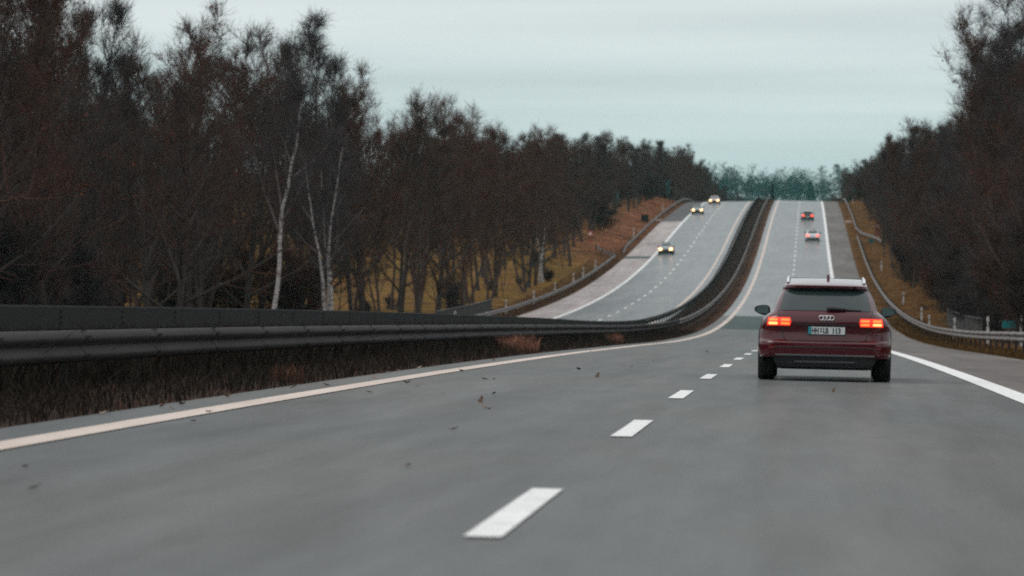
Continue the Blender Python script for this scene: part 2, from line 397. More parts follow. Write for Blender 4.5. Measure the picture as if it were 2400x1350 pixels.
# ------------------------------------------------------------------ delineator posts
M['post_white'] = mat('delineator_white', (.62, .60, .58), .55, var=.08, scale=8)
M['post_black'] = mat('delineator_black', (.02, .02, .02), .6)
M['reflector'] = mat('reflector_lens', (.75, .72, .66), .2)
def delineator():
    r = empty('delineator_post'); tag(r, 'white roadside post with a black band', 'marker post', 'white delineator posts along the verges')
    def section(mb, z0, z1, slope=0.):
        pts = [(-.06, -.045), (.06, -.045), (.045, .035), (0, .055), (-.045, .035)]
        mb.add([(x, y, z0) for x, y in pts] + [(x, y, z1 + slope * x) for x, y in pts], [(0, 1, 2, 3, 4), (9, 8, 7, 6, 5)] + [(i, (i + 1) % 5, 5 + (i + 1) % 5, 5 + i) for i in range(5)])
    q = MB(); section(q, -.1, .62); section(q, .80, .98, .5); q.build('post_body', M['post_white'], r)
    q = MB(); section(q, .622, .798); q.build('black_band', M['post_black'], r)
    MB().box(-.022, .022, -.052, -.044, .63, .79).build('reflector', M['reflector'], r)
    return r
dp = delineator(); dp_used = False
def place_delineator(o, y, label, h=1.0):
    global dp_used
    r = dp if not dp_used else copy_tree(dp); dp_used = True
    r.location = P(o, y); r.rotation_euler = (0, 0, -HEAD); r.scale = (1, 1, h); r['label'] = label
place_delineator(11.0, 166, 'white post with black band behind the right guardrail, next to the teal plate', 1.40)
place_delineator(10.0, 176, 'white post with black band a little left of the teal plate', 1.32)
place_delineator(9.3, 198, 'white post with black band midway between bridge railing and teal plate', 1.14)
place_delineator(8.7, 221, 'white post in front of the dark bridge railing on the right', 1.05)
for y, l in ((252, 'white post just above the right bridge railing'), (300, 'white post on the ochre verge above the red car mirror'), (390, 'white post halfway up the right ochre verge'), (640, 'white post on the right verge close to the crest')):
    place_delineator(9.2, y, l)
for y, l in ((247, 'white post at the lower end of the left bridge railing'), (289, 'white post at the upper end of the left bridge railing'), (318, 'white post behind the lower left guardrail below the birch pair'), (345, 'white post on the left verge right of the split white trunk'), (372, 'white post on the left verge below the meadow gap'), (388, 'white post on the left verge, second below the meadow gap'), (410, 'white post left of the nearest oncoming car'), (500, 'white post on the russet bank beside the upper left guardrail'), (600, 'white post at the top of the russet bank near the crest')):
    place_delineator(-22.0, y, l, 1.15)

# ------------------------------------------------------------------ signs
M['teal'] = mat('teal_sign_face', (.004, .20, .20), .5, var=.06, scale=3)
M['sign_red'] = mat('red_sign_face', (.42, .05, .025), .5, var=.1, scale=3)
M['green_sign'] = mat('dark_teal_sign_face', (.010, .075, .075), .5, var=.1, scale=3)
M['metal'] = mat('sign_post_metal', (.20, .20, .20), .5, .6)
def sign(name, label, cat, o, y, w, h, zc, face, posts=(0,), group=None):
    r = empty(name, P(o, y), (0, 0, -HEAD)); tag(r, label, cat, group)
    q = MB(); q.box(-w / 2, w / 2, -.02, .0, zc - h / 2, zc + h / 2); q.build('panel', face, r)
    q = MB(); e = .012
    q.box(-w / 2 - e, w / 2 + e, -.024, .006, zc + h / 2, zc + h / 2 + e); q.box(-w / 2 - e, w / 2 + e, -.024, .006, zc - h / 2 - e, zc - h / 2)
    q.box(-w / 2 - e, -w / 2, -.024, .006, zc - h / 2, zc + h / 2); q.box(w / 2, w / 2 + e, -.024, .006, zc - h / 2, zc + h / 2); q.build('panel_rim', M['metal'], r)
    for px in posts: MB().tube([(px, .035, -.3), (px, .035, zc + h / 2 - .03)], .03, 8).build('post', M['metal'], r, smooth=50)
    return r
sign('marker_plate', 'small teal plate on a short pole behind the right guardrail', 'sign', 10.7, 170, .66, .32, .96, M['teal'])
sign('road_sign', 'bright teal road sign at the crest beside the right wood', 'sign', 10.4, 700, .95, .95, 1.9, M['teal'])
sign('marker_plate', 'dull teal plate behind the gap in the right guardrail', 'sign', 9.2, 452, .62, .42, .75, M['green_sign'])
G_BOARD = 'dark teal signs on the left slope'
sign('road_sign', 'tall dark teal sign at the wood edge above the russet bank, lowest of three', 'sign', -27.5, 560, 1.0, 2.2, 2.0, M['green_sign'], (-.3, .3), G_BOARD)
sign('road_sign', 'narrow dark teal sign further up the left slope, middle of three', 'sign', -26.5, 640, .8, 2.2, 2.6, M['green_sign'], (0,), G_BOARD)
sign('road_sign', 'dark teal sign beside the crest left of the last oncoming car, highest of three', 'sign', -25.0, 700, .9, 2.6, 2.4, M['green_sign'], (0,), G_BOARD)
def emergency_phone(o, y, label):
    r = empty('emergency_phone', P(o, y), (0, 0, -HEAD)); tag(r, label, 'emergency phone', 'emergency phones')
    MB().tube([(0, 0, -.2), (0, 0, 1.0)], .08, 10).build('pillar', M['sign_red'], r, smooth=50)
    q = MB(); q.box(-.24, .24, -.16, .16, .95, 1.55); q.box(-.28, .28, -.2, .2, 1.55, 1.62); q.build('phone_box', M['sign_red'], r)
    MB().box(-.16, .16, -.17, -.161, 1.05, 1.4).build('door', M['post_white'], r)
emergency_phone(10.4, 478, 'small red phone post on the ochre slope by the flared right guardrail')
emergency_phone(-25.6, 462, 'small red phone post on the russet bank by the gap in the left guardrails')
M['concrete'] = mat('pinkish_concrete', (.36, .26, .22), .9, var=.2, scale=3, bump=.4)
def gully(o, y, label):
    q = MB(); n = 6
    q.slab([[(Vector(P(o + .5 * (i / n - .5) * 2, y + j)) + Vector((0, 0, .16))) for j in (0, 1.5, 3)] for i in range(n + 1)], [[(Vector(P(o + .5 * (i / n - .5) * 2, y + j)) + Vector((0, 0, -.2))) for j in (0, 1.5, 3)] for i in range(n + 1)])
    b = q.build('drain_cover', M['concrete']); tag(b, label, 'drain slab', 'concrete drain slabs on the verges')
gully(7.35, 533, 'pale pink concrete slab on the verge beside the right shoulder')
gully(-20.8, 552, 'pink concrete slab on the verge beside the left shoulder')
# grey boxes beside the left gap
def cabinet(o, y, label):
    r = empty('roadside_cabinet', P(o, y), (0, 0, -HEAD)); tag(r, label, 'cabinet')
    q = MB(); q.box(-.55, .55, -.2, .2, -.1, 1.0); q.build('housing', M['steel_dark'], r)
    q = MB(); q.box(-.6, .6, -.25, .25, 1.0, 1.06); q.build('lid', M['post'], r)
    MB().box(-.5, -.01, -.215, -.202, .1, .92).build('door', M['steel_dark'], r); MB().box(.01, .5, -.215, -.202, .1, .92).build('door', M['steel_dark'], r)
cabinet(-22.6, 548, 'grey roadside cabinet behind the upper left guardrail on the russet bank')

# ------------------------------------------------------------------ trees
class Poly:
    """batches of polylines turned into tapered tubes with numpy"""
    def __init__(self): self.b = {}
    def add(self, pts, rads, sides, mi=0): self.b.setdefault((len(pts), sides, mi), []).append((pts, rads))
    def mesh(self, name, mats, extra=None):
        V = []; F = []; MI = []; off = 0
        for (k, s, mi), lst in self.b.items():
            p = np.array([a for a, _ in lst]); r = np.array([a for _, a in lst])
            t = np.gradient(p, axis=1); t /= np.linalg.norm(t, axis=2, keepdims=True) + 1e-9
            ref = np.where(np.abs(t[..., 2:3]) < .9, np.array([0, 0, 1.]), np.array([1., 0, 0]))
            a = np.cross(t, ref); a /= np.linalg.norm(a, axis=2, keepdims=True) + 1e-9; b = np.cross(t, a)
            th = 2 * np.pi * np.arange(s) / s
            ring = p[:, :, None] + r[:, :, None, None] * (a[:, :, None] * np.cos(th)[None, None, :, None] + b[:, :, None] * np.sin(th)[None, None, :, None])
            n = len(lst); V.append(ring.reshape(-1, 3))
            base = off + (np.arange(n) * k * s)[:, None, None] + (np.arange(k - 1) * s)[None, :, None]
            j = np.arange(s)[None, None, :]; j2 = (j + 1) % s
            F.append(np.stack([base + j, base + j2, base + s + j2, base + s + j], -1).reshape(-1, 4)); MI.append(np.full(n * (k - 1) * s, mi)); off += n * k * s
        if extra is not None:
            V.append(extra[0]); F.append(extra[1] + off); MI.append(np.full(len(extra[1]), extra[2]))
        V = np.concatenate(V); F = np.concatenate(F); MI = np.concatenate(MI)
        me = bpy.data.meshes.new(name); me.vertices.add(len(V)); me.vertices.foreach_set('co', V.ravel().astype(np.float32))
        me.loops.add(F.size); me.loops.foreach_set('vertex_index', F.ravel().astype(np.int32))
        me.polygons.add(len(F)); me.polygons.foreach_set('loop_start', (np.arange(len(F)) * 4).astype(np.int32)); me.polygons.foreach_set('loop_total', np.full(len(F), 4, np.int32))
        for m in mats: me.materials.append(m)
        me.polygons.foreach_set('material_index', MI.astype(np.int32)); me.polygons.foreach_set('use_smooth', np.ones(len(F), bool))
        me.update(calc_edges=True); me.validate(); return me

def leaf_quads(rng, centres, size):
    n = len(centres); a = rng.normal(size=(n, 3)); a /= np.linalg.norm(a, axis=1, keepdims=True); b = rng.normal(size=(n, 3)); b = np.cross(a, b); b /= np.linalg.norm(b, axis=1, keepdims=True)
    s = size * rng.uniform(.6, 1.4, (n, 1)); q = np.stack([centres - a * s, centres + b * s * .55, centres + a * s, centres - b * s * .55], 1)
    return q.reshape(-1, 3), (np.arange(n)[:, None] * 4 + np.arange(4)[None, :])

def grow(rng, start, d, length, n, wander, up):
    pts = [np.array(start, float)]; d = np.array(d, float); d /= np.linalg.norm(d)
    for i in range(n):
        d = d + rng.normal(size=3) * wander + np.array([0, 0, up]); d /= np.linalg.norm(d); pts.append(pts[-1] + d * length / n)
    return pts
def side_dir(rng, t, ang, az):
    t = t / np.linalg.norm(t); ref = np.array([0, 0, 1.]) if abs(t[2]) < .9 else np.array([1., 0, 0]); a = np.cross(t, ref); a /= np.linalg.norm(a); b = np.cross(t, a)
    return t * math.cos(ang) + (a * math.cos(az) + b * math.sin(az)) * math.sin(ang)

def tree_meshes(seed, H=15., r0=.2, first=.22, limbs=17, spread=.42, up=.10, droop=0., kids=(9, 8, 5), leaf=0, mats=('bark', 'twig'), lean=0., limb_mat=None, twin=0, tr=.0085, wander=.05, ang=(35, 65), path=None, twl=.22):
    rng = np.random.default_rng(seed); T = Poly(); K = Poly(); leaves = []
    stems = [((0, 0, -.4), (lean, rng.normal() * .05, 1.), 1.)]
    for i in range(twin): stems.append(((rng.normal() * .12, rng.normal() * .12, -.3), (rng.normal() * twl, rng.normal() * twl, 1.), rng.uniform(.75, .95)))
    az = rng.uniform(0, 6.28)
    for si, (st, d, sc) in enumerate(stems):
        n = 12; tp = grow(rng, st, d, (H * .95 + .4) * sc, n, wander, .012)
        if path: tp = [np.array(q, float) for q in path]; n = len(tp) - 1
        rads = [r0 * sc * (1 - .93 * (i / n) ** .8) + .008 for i in range(n + 1)]; rads[0] *= 1.35
        T.add(tp, rads, 9, 0)
        nl = int(limbs * (1 if si == 0 else .6))
        for l in range(nl):
            f = first + (1 - first) * ((l + rng.uniform(0, .9)) / nl) ** .9; f = min(f, .985); i = min(int(f * n), n - 1); w = f * n - i
            p = tp[i] * (1 - w) + tp[i + 1] * w; az += 2.4 + rng.normal() * .4
            le = H * spread * sc * (1.02 - .72 * (f - first) / (1 - first)) * rng.uniform(.65, 1.1); an = R(rng.uniform(*ang)) * (1 - .3 * f)
            lp = grow(rng, p, side_dir(rng, tp[i + 1] - tp[i], an, az), le, 6, .10, up)
            lr0 = (r0 * sc * (1 - .93 * f ** .8)) * rng.uniform(.4, .62) + .012
            T.add(lp, [lr0 * (1 - .85 * q / 6) + .006 for q in range(7)], 5, 1 if limb_mat else 0)
            for b in range(kids[0]):
                f2 = rng.uniform(.10, 1.); i2 = min(int(f2 * 6), 5); w2 = f2 * 6 - i2; p2 = lp[i2] * (1 - w2) + lp[i2 + 1] * w2
                l2 = le * .46 * (1.15 - .62 * f2) * rng.uniform(.6, 1.25)
                bp = grow(rng, p2, side_dir(rng, lp[i2 + 1] - lp[i2], R(rng.uniform(25, 60)), rng.uniform(0, 6.28)), l2, 4, .13, up * .8 + .05)
                K.add(bp, [max(lr0 * .38 * (1 - .8 * q / 4), .010) for q in range(5)], 4, 0)
                for c in range(kids[1]):
                    f3 = rng.uniform(.1, 1.); i3 = min(int(f3 * 4), 3); w3 = f3 * 4 - i3; p3 = bp[i3] * (1 - w3) + bp[i3 + 1] * w3
                    l3 = max(.5, l2 * .5) * rng.uniform(.5, 1.2)
                    cp = grow(rng, p3, side_dir(rng, bp[i3 + 1] - bp[i3], R(rng.uniform(20, 55)), rng.uniform(0, 6.28)), l3, 3, .15, up + .09 - droop)
                    K.add(cp, [tr * 1.3, tr * 1.1, tr * .9, tr * .55], 3, 0)
                    if leaf and rng.random() < leaf:
                        for q in range(3): leaves.append(cp[rng.integers(1, 4)] + rng.normal(size=3) * .12)
                    for e in range(kids[2]):
                        f4 = rng.uniform(.15, 1.); i4 = min(int(f4 * 3), 2); w4 = f4 * 3 - i4; p4 = cp[i4] * (1 - w4) + cp[i4 + 1] * w4
                        ep = grow(rng, p4, side_dir(rng, cp[i4 + 1] - cp[i4], R(rng.uniform(20, 50)), rng.uniform(0, 6.28)), rng.uniform(.3, .8), 2, .16, up + .10 - droop * 2.2)
                        K.add(ep, [tr, tr * .8, tr * .45], 3, 0)
    tm = T.mesh('trunk', [M[mats[0]], M[limb_mat or mats[0]]])
    ex = None
    if leaves:
        lv, lf = leaf_quads(rng, np.array(leaves), .075); ex = (lv, lf, 1)
    cm = K.mesh('crown', [M[mats[1]], M['russet']], ex)
    return tm, cm, H

PROTO = {
    'a': tree_meshes(1, 15, .19, .14, 20, .40, .07, leaf=.04, kids=(8, 7, 3), tr=.0066, ang=(38, 66)),
    'b': tree_meshes(2, 15, .16, .12, 22, .34, .08, mats=('bark2', 'twig2'), leaf=.10, kids=(8, 7, 3), tr=.0066, ang=(35, 62)),
    'c': tree_meshes(3, 15, .21, .15, 18, .44, .06, mats=('bark', 'twig'), twin=1, kids=(8, 6, 3), tr=.0066, ang=(38, 70)),
    'd': tree_meshes(4, 15, .14, .18, 22, .30, .10, mats=('bark', 'twig3'), kids=(8, 7, 3), tr=.0066, ang=(30, 55)),
    'e': tree_meshes(5, 15, .15, .10, 20, .38, .08, mats=('bark2', 'twig'), twin=1, leaf=.16, kids=(8, 6, 3), tr=.0066, ang=(35, 65)),
    'g': tree_meshes(7, 15, .155, .30, 18, .38, .08, leaf=.05, kids=(8, 7, 3), tr=.0066, ang=(35, 60)),
    'h': tree_meshes(8, 15, .125, .27, 18, .36, .08, mats=('bark2', 'twig2'), twin=1, twl=.12, leaf=.12, kids=(8, 7, 3), tr=.0066, ang=(35, 60)),
    'f': tree_meshes(6, 15, .20, .12, 24, .42, .07, mats=('bark', 'twig2'), leaf=.02, kids=(8, 6, 3), tr=.0066, ang=(40, 68)),
}
# the tall birch keeps the bends of its own trunk
BP = [(-.10, 0, -.4), (0, 0, 0), (.12, .02, 1.0), (.32, .05, 2.2), (.50, .10, 3.4), (.58, .12, 4.6), (.60, .10, 6.0), (.72, .05, 7.4), (1.05, .0, 8.6), (1.22, .0, 9.8), (1.48, .05, 10.8), (1.60, .1, 12.0), (1.78, .1, 13.3), (1.95, .1, 14.6), (2.15, .1, 15.8), (2.3, .1, 17.)]
BIRCH = tree_meshes(21, 17, .165, .34, 19, .27, .08, droop=.10, kids=(8, 8, 5), mats=('birch', 'birch_twig'), limb_mat='birch_limb', ang=(25, 50), path=BP, tr=.0065)
BIRCH2 = tree_meshes(22, 12, .14, .30, 13, .34, .08, droop=.06, kids=(7, 6, 3), mats=('birch', 'birch_twig'), limb_mat='birch_limb', twin=2, twl=.09, lean=-.03, tr=.0065)
WEEP = tree_meshes(23, 17, .17, .10, 24, .30, .05, droop=.13, kids=(8, 8, 5), mats=('bark', 'birch_twig'), wander=.04, tr=.0065)
BUSH = [tree_meshes(31 + i, 4.0, .045, .05, 9, .55, .06, kids=(7, 6, 3), mats=('bark2', ('twig', 'twig2', 'twig3')[i]), twin=4, tr=.008, leaf=(.0, .12, .0)[i], ang=(20, 60)) for i in range(3)]

def place(meshes, name, cat, o, y, h, label, group, rz=None, sink=.1, wide=1.0, lean=0.):
    tm, cm, H = meshes; s = h / H
    r = empty(name, P(o, y, -sink), (lean * math.cos(1.3), lean, random.uniform(0, 6.28) if rz is None else rz)); r.scale = (s * wide, s * wide, s)
    link(bpy.data.objects.new('trunk', tm), r); link(bpy.data.objects.new('crown', cm), r)
    return tag(r, label, cat, group)

# left skyline: height of the wood above its ground by distance
BL = [(-.160, .108), (-.138, .096), (-.115, .088), (-.095, .078), (-.086, .0707), (-.078, .0661), (-.0736, .0626), (-.069, .0690), (-.0575, .0724), (-.046, .0684), (-.040, .0603), (-.0345, .0557), (-.0276, .0489), (-.0195, .0529), (-.0115, .0489), (0, .0431), (.0149, .0408), (.0241, .0431), (.0345, .0397), (.046, .0391), (.0517, .0339), (.056, .0305)]
BR = [(.092, .0322), (.0989, .0385), (.1046, .0448), (.1138, .0443), (.1195, .0511), (.1218, .058), (.1253, .0730), (.1276, .0860), (.138, .110), (.16, .12)]
def wood_height(o, y, prof, reach, lo=6., hi=19.):
    """height a tree at (o, y) may reach so that the wood keeps its slope outline"""
    x = float(RX(y)) + o; bs, el = zip(*prof); e = min(np.interp(x / y, bs, el), np.interp((x + reach) / y, bs, el))
    return float(np.clip(e * y + EYE - gz(o, y), lo, hi))
def hl(o, y): return wood_height(o, y, BL, 1.6)
def hr(o, y): return wood_height(o, y, BR, -2.0, 5., 22.5)
kinds = 'abcdef'
GL = 'bare trees of the dark wood left of the motorway'
GM = 'bare trees standing in front of the olive meadow'
GC = 'bare trees on the left slope below the crest'
GR = 'bare trees of the wood right of the motorway'
LL = 'bare dark brown tree in the dense unlit wood left of the white birch'
LM = 'bare tree with a dark trunk between the oncoming lanes and the olive meadow'
LB = 'bare dark tree in the wood behind the olive meadow'
LC = 'bare brown tree on the left slope above the russet bank towards the crest'
LR = 'bare dark tree in the tall dense wood right of our carriageway'
LRC = 'low bare tree in the right wood near the crest'
rnd = random.Random(5)
def seen(o, y, m=9.):
    x = float(RX(y)) + o; return -.138 * y - m < x < .138 * y + m
BACK = []                                   # trees of the back rows, too many to tell apart
# dense wood, near left
for row, (o0, st) in enumerate(((-26, 6.5), (-31, 7.5), (-37, 8), (-44, 9), (-53, 10), (-64, 12), (-78, 14))):
    y = 104 + row * 5
    while y < 224 + row * 16:
        o = o0 + rnd.uniform(-2, 2)
        if seen(o, y) and not (row == 0 and 164 < y < 210) and not (row == 1 and 176 < y < 196):
            h = hl(o, y) * (rnd.uniform(.86, 1.02) if row < 3 else rnd.uniform(.72, .92))
            if row < 5: place(PROTO[rnd.choice(kinds)], 'bare_tree', 'tree', o, y, h, LL, GL, wide=rnd.uniform(.95, 1.2))
            else: BACK.append((o, y, h * 1.05))
        y += st * rnd.uniform(.75, 1.25)
# thin row in front of the meadow
for row, (o0, st, y0) in enumerate(((-26.5, 8.5, 226), (-31, 13, 231))):
    y = y0
    while y < 455:
        o = o0 + rnd.uniform(-1.5, 1.5); place(PROTO[rnd.choice('gghhbf')], 'bare_tree', 'tree', o, y, hl(o, y) * (rnd.uniform(.86, 1.02) if row == 0 else rnd.uniform(.76, .95)), LM, GM, wide=rnd.uniform(1.0, 1.25))
        y += st * rnd.uniform(.7, 1.3)
# slope up to the crest and beyond
for row, (o0, st) in enumerate(((-27.0, 13), (-34, 16))):
    y = 462 + row * 9
    while y < 960:
        o = o0 + rnd.uniform(-1.5, 1.5) + (2.0 if y > 720 else 0); place(PROTO[rnd.choice(kinds)], 'bare_tree', 'tree', o, y, hl(o, y) * rnd.uniform(.84, 1.02), LC, GC, wide=rnd.uniform(1.15, 1.5))
        y += st * rnd.uniform(.75, 1.3)
for row, (o0, st, y0, y1) in enumerate(((-44, 13, 480, 960), (-54, 16, 490, 960), (-78, 15, 330, 620), (-92, 16, 370, 700), (-108, 18, 400, 800))):
    y = y0
    while y < y1:
        BACK.append((o0 + rnd.uniform(-3, 3), y, min(14, hl(o0, y) * .85) * rnd.uniform(.85, 1.0))); y += st * rnd.uniform(.75, 1.3)
# right wood
for row, (o0, st) in enumerate(((13.0, 8.0), (19.0, 9), (25, 11), (32, 14))):
    y = 175 + row * 9
    while y < 560:
        o = o0 + rnd.uniform(-1.5, 1.5) - (1.5 if y > 330 else 0)
        if seen(o, y, 7.):
            m_ = WEEP if rnd.random() < .25 else PROTO[rnd.choice('bdbe' if row == 0 else kinds)]
            place(m_, 'bare_tree', 'tree', o, y, hr(o, y) * (rnd.uniform(.86, 1.02) if row < 2 else rnd.uniform(.75, .92)), LR, GR, wide=rnd.uniform(.72, .92) if row == 0 else rnd.uniform(1.0, 1.25))
        y += st * rnd.uniform(.75, 1.3) * (1 if y < 380 else 1.25)
for row, (o0, st) in enumerate(((12.5, 16), (18, 19))):
    y = 565 + row * 6
    while y < 980:
        o = o0 + rnd.uniform(-1.5, 1.5); place(PROTO[rnd.choice(kinds)], 'bare_tree', 'tree', o, y, hr(o, y) * rnd.uniform(.8, 1.0), LRC, 'low bare trees of the right wood near the crest', wide=rnd.uniform(1.2, 1.6))
        y += st * rnd.uniform(.75, 1.3)
for o0, st, y0, y1 in ((41, 15, 330, 760), (27, 17, 560, 980)):
    y = y0
    while y < y1:
        if seen(o0, y, 7.): BACK.append((o0 + rnd.uniform(-2, 2), y, min(16, hr(o0, y) * rnd.uniform(.7, .9))))
        y += st * rnd.uniform(.75, 1.3)
for side, o0, o1, y1 in ((-1, -27, -60, 112), (1, 15, 48, 172)):
    yy = -260.
    while yy < y1:
        for r_ in range(2): BACK.append((rnd.uniform(o0, o1) if r_ else o0 + side * rnd.uniform(0, 4), yy + rnd.uniform(-4, 4), rnd.uniform(14, 18)))
        yy += 9
def mass(name, items, meshes, mats, label, under=0):
    """many far trees as one body"""
    parts = []
    for me in meshes:
        v = np.empty(len(me.vertices) * 3, np.float32); me.vertices.foreach_get('co', v); f = np.empty(len(me.loops), np.int32); me.loops.foreach_get('vertex_index', f); parts.append((v.reshape(-1, 3), f.reshape(-1, 4)))
    V = []; F = []; off = 0
    for o, y, h in items:
        v, f = parts[rnd.randrange(len(parts))]; a = rnd.uniform(0, 6.28); c, s_ = math.cos(a), math.sin(a); k = h / 15.
        w_ = v @ np.array([[c, s_, 0], [-s_, c, 0], [0, 0, 1]]) * k + np.array(P(o, y, -.1)); V.append(w_); F.append(f + off); off += len(v)
    if under:
        c = []
        for i in range(under):
            o, y, h = items[rnd.randrange(len(items))]; g = P(o, y); c.append((g[0] + max(-6, min(6, rnd.gauss(0, 3.4))), g[1] + rnd.gauss(0, 3.4), g[2] + h * (.60 + max(-.3, min(.3, rnd.gauss(0, .17))))) if i % 2 else (g[0] + rnd.gauss(0, 7), g[1] + rnd.gauss(0, 7), g[2] + h * .55 * rnd.random()))
        lv, lf = leaf_quads(np.random.default_rng(3), np.array(c), .75); V.append(lv); F.append(lf + off)
    V = np.concatenate(V); F = np.concatenate(F); me = bpy.data.meshes.new(name); me.vertices.add(len(V)); me.vertices.foreach_set('co', V.ravel().astype(np.float32))
    me.loops.add(F.size); me.loops.foreach_set('vertex_index', F.ravel().astype(np.int32)); me.polygons.add(len(F)); me.polygons.foreach_set('loop_start', (np.arange(len(F)) * 4).astype(np.int32)); me.polygons.foreach_set('loop_total', np.full(len(F), 4, np.int32))
    me.materials.append(mats); me.update(calc_edges=True)
    return tag(link(bpy.data.objects.new(name, me)), label, 'wood', kind='stuff')
def lite(seed, n=16, k=(7, 5), spread=.42, ang=(35, 65)):
    t, c, _ = tree_meshes(seed, 15, .2, .14, n, spread, .06, kids=(k[0], k[1], 0), tr=.022, ang=ang)
    bm = bmesh.new(); bm.from_mesh(t); bm.from_mesh(c); me = bpy.data.meshes.new('lite'); bm.to_mesh(me); bm.free(); return me
LITE = [lite(71), lite(72), lite(73)]
mass('wood', BACK, LITE, M['twig'], 'unlit back rows of bare trees behind the front trees')
for i in range(13):
    yy = 830 + i * 24; place(PROTO[rnd.choice(kinds)], 'bare_tree', 'tree', rnd.uniform(-24, -17.5 - 4 * (i % 2)), yy, rnd.uniform(9, 13.5), 'hazy dark tree just past the crest left of the oncoming lanes', 'trees just past the crest', wide=1.5)
for i in range(9):
    yy = 800 + i * 28; place(PROTO[rnd.choice(kinds)], 'bare_tree', 'tree', rnd.uniform(9, 13), yy, rnd.uniform(7, 10), 'hazy dark tree just past the crest right of our lanes', 'trees just past the crest', wide=1.5)
SAP = [tree_meshes(61 + i, 7.0, .045, .25, 12, .32, .10, kids=(5, 4, 2), mats=(('bark', 'bark2')[i % 2], ('twig', 'twig2')[i % 2]), tr=.006, wander=.06) for i in range(2)]
for i in range(22):
    place(SAP[i % 2], 'sapling', 'tree', rnd.uniform(-30, -24.3), 232 + 10 * i + rnd.uniform(-3, 3), rnd.uniform(4.5, 8), 'thin young tree among the trunks by the olive meadow', 'saplings by the meadow')
# birches
place(BIRCH, 'birch_tree', 'tree', -25.4, 185, 15.7, 'tall leaning white birch standing out in front of the dark left wood', None, rz=0.0)
place(BIRCH2, 'birch_tree', 'tree', -25.0, 205, 11.5, 'smaller twin stemmed white birch just right of the tall leaning birch', None, rz=.4)
place(BIRCH2, 'birch_tree', 'tree', -25.6, 377, 11.0, 'pale birch trunk forking in a V in front of the olive meadow', None, rz=2.2)
place(BIRCH, 'birch_tree', 'tree', -29.0, 470, 12.0, 'slim pale trunk by the dark trunks above the russet bank', None, rz=2.0)
place(BIRCH, 'birch_tree', 'tree', 11.9, 268, 13, 'birch with a faint pale stem inside the right wood', None, rz=1.0)
# shrubs
GS = 'bare shrubs at the foot of the woods'
def shrubs(o0, o1, y0, y1, n, h0, h1, label, group):
    for i in range(n):
        place(BUSH[rnd.randrange(3)], 'bare_shrub', 'shrub', rnd.uniform(o0, o1), y0 + (y1 - y0) * (i + rnd.random()) / n, rnd.uniform(h0, h1), label, group, wide=rnd.uniform(1.0, 1.5))
shrubs(-60, -27.5, 112, 235, 56, 3.0, 5.5, 'dark bare shrub among the trunks of the dense left wood', 'bare shrubs in the left wood')
shrubs(-33, -25, 236, 455, 14, .8, 2.0, 'thin brown shrub between the trunks by the olive meadow', 'bare shrubs by the meadow')
shrubs(-36, -25.5, 462, 800, 40, 2.5, 5.0, 'brown shrub under the trees on the left slope', 'bare shrubs on the left slope')
shrubs(11.3, 17, 160, 335, 56, 3.0, 6.0, 'dark bare shrub along the foot of the right wood', 'bare shrubs of the right wood')
shrubs(10.8, 16, 330, 900, 60, 2.2, 4.5, 'dark shrub at the edge of the right wood towards the crest', 'bare shrubs near the crest')
# far hill beyond the crest
def conifer(seed, H=16.):
    rng = np.random.default_rng(seed); T = Poly(); T.add([np.array((0, 0, -.3)), np.array((0, 0, H * .5)), np.array((0, 0, H))], [.25, .16, .02], 7, 0)
    K = Poly(); c = []
    for i in range(2600):
        f = rng.random() ** .8; rr = (1 - f) * H * .19 + .25; a = rng.uniform(0, 6.28); q = rr * math.sqrt(rng.random()); c.append((q * math.cos(a), q * math.sin(a), H * (.10 + .9 * f) - q * .35))
    lv, lf = leaf_quads(rng, np.array(c), .34)
    K.add([np.array((0, 0, H * .1)), np.array((0, 0, H * .9))], [.1, .02], 3, 0)
    return T.mesh('trunk', [M['bark']]), K.mesh('crown', [M['bark'], M['ivy']], (lv, lf, 1)), H
CON = conifer(50)
GF = 'hazy trees on the hill beyond the crest'
FB = []
for i in range(560):
    FB.append((rnd.uniform(-260, 190), rnd.uniform(2180, 2480), rnd.uniform(14, 20) + 4 * math.sin(i)))
LITE_FAR = [lite(74, 14, (7, 6), .5, (45, 80)), lite(75, 16, (7, 6), .48, (45, 75))]
mass('far_wood', FB[:330], LITE_FAR, M['far_green'], 'hazy teal mass of far-off wood on the hill beyond the crest', 34000)
for i in range(26):
    yy = rnd.uniform(2200, 2300); oo = -150 + 290 * (i + rnd.random()) / 26
    if i % 5 == 3: place(CON, 'conifer', 'tree', oo, yy, rnd.uniform(13, 17), 'hazy dark conifer on the far hill beyond the crest', 'hazy conifers on the hill beyond the crest', wide=1.5)
    else: place(PROTO[rnd.choice(kinds)], 'far_tree', 'tree', oo, yy, rnd.uniform(18, 24) if abs(oo + 25) > 12 else 13, 'hazy bare tree on the far hill beyond the crest', GF, wide=1.9)
place(CON, 'conifer', 'tree', -7.0, 880, 10, 'dark slim conifer rising from the median just past the crest', None, wide=.6)

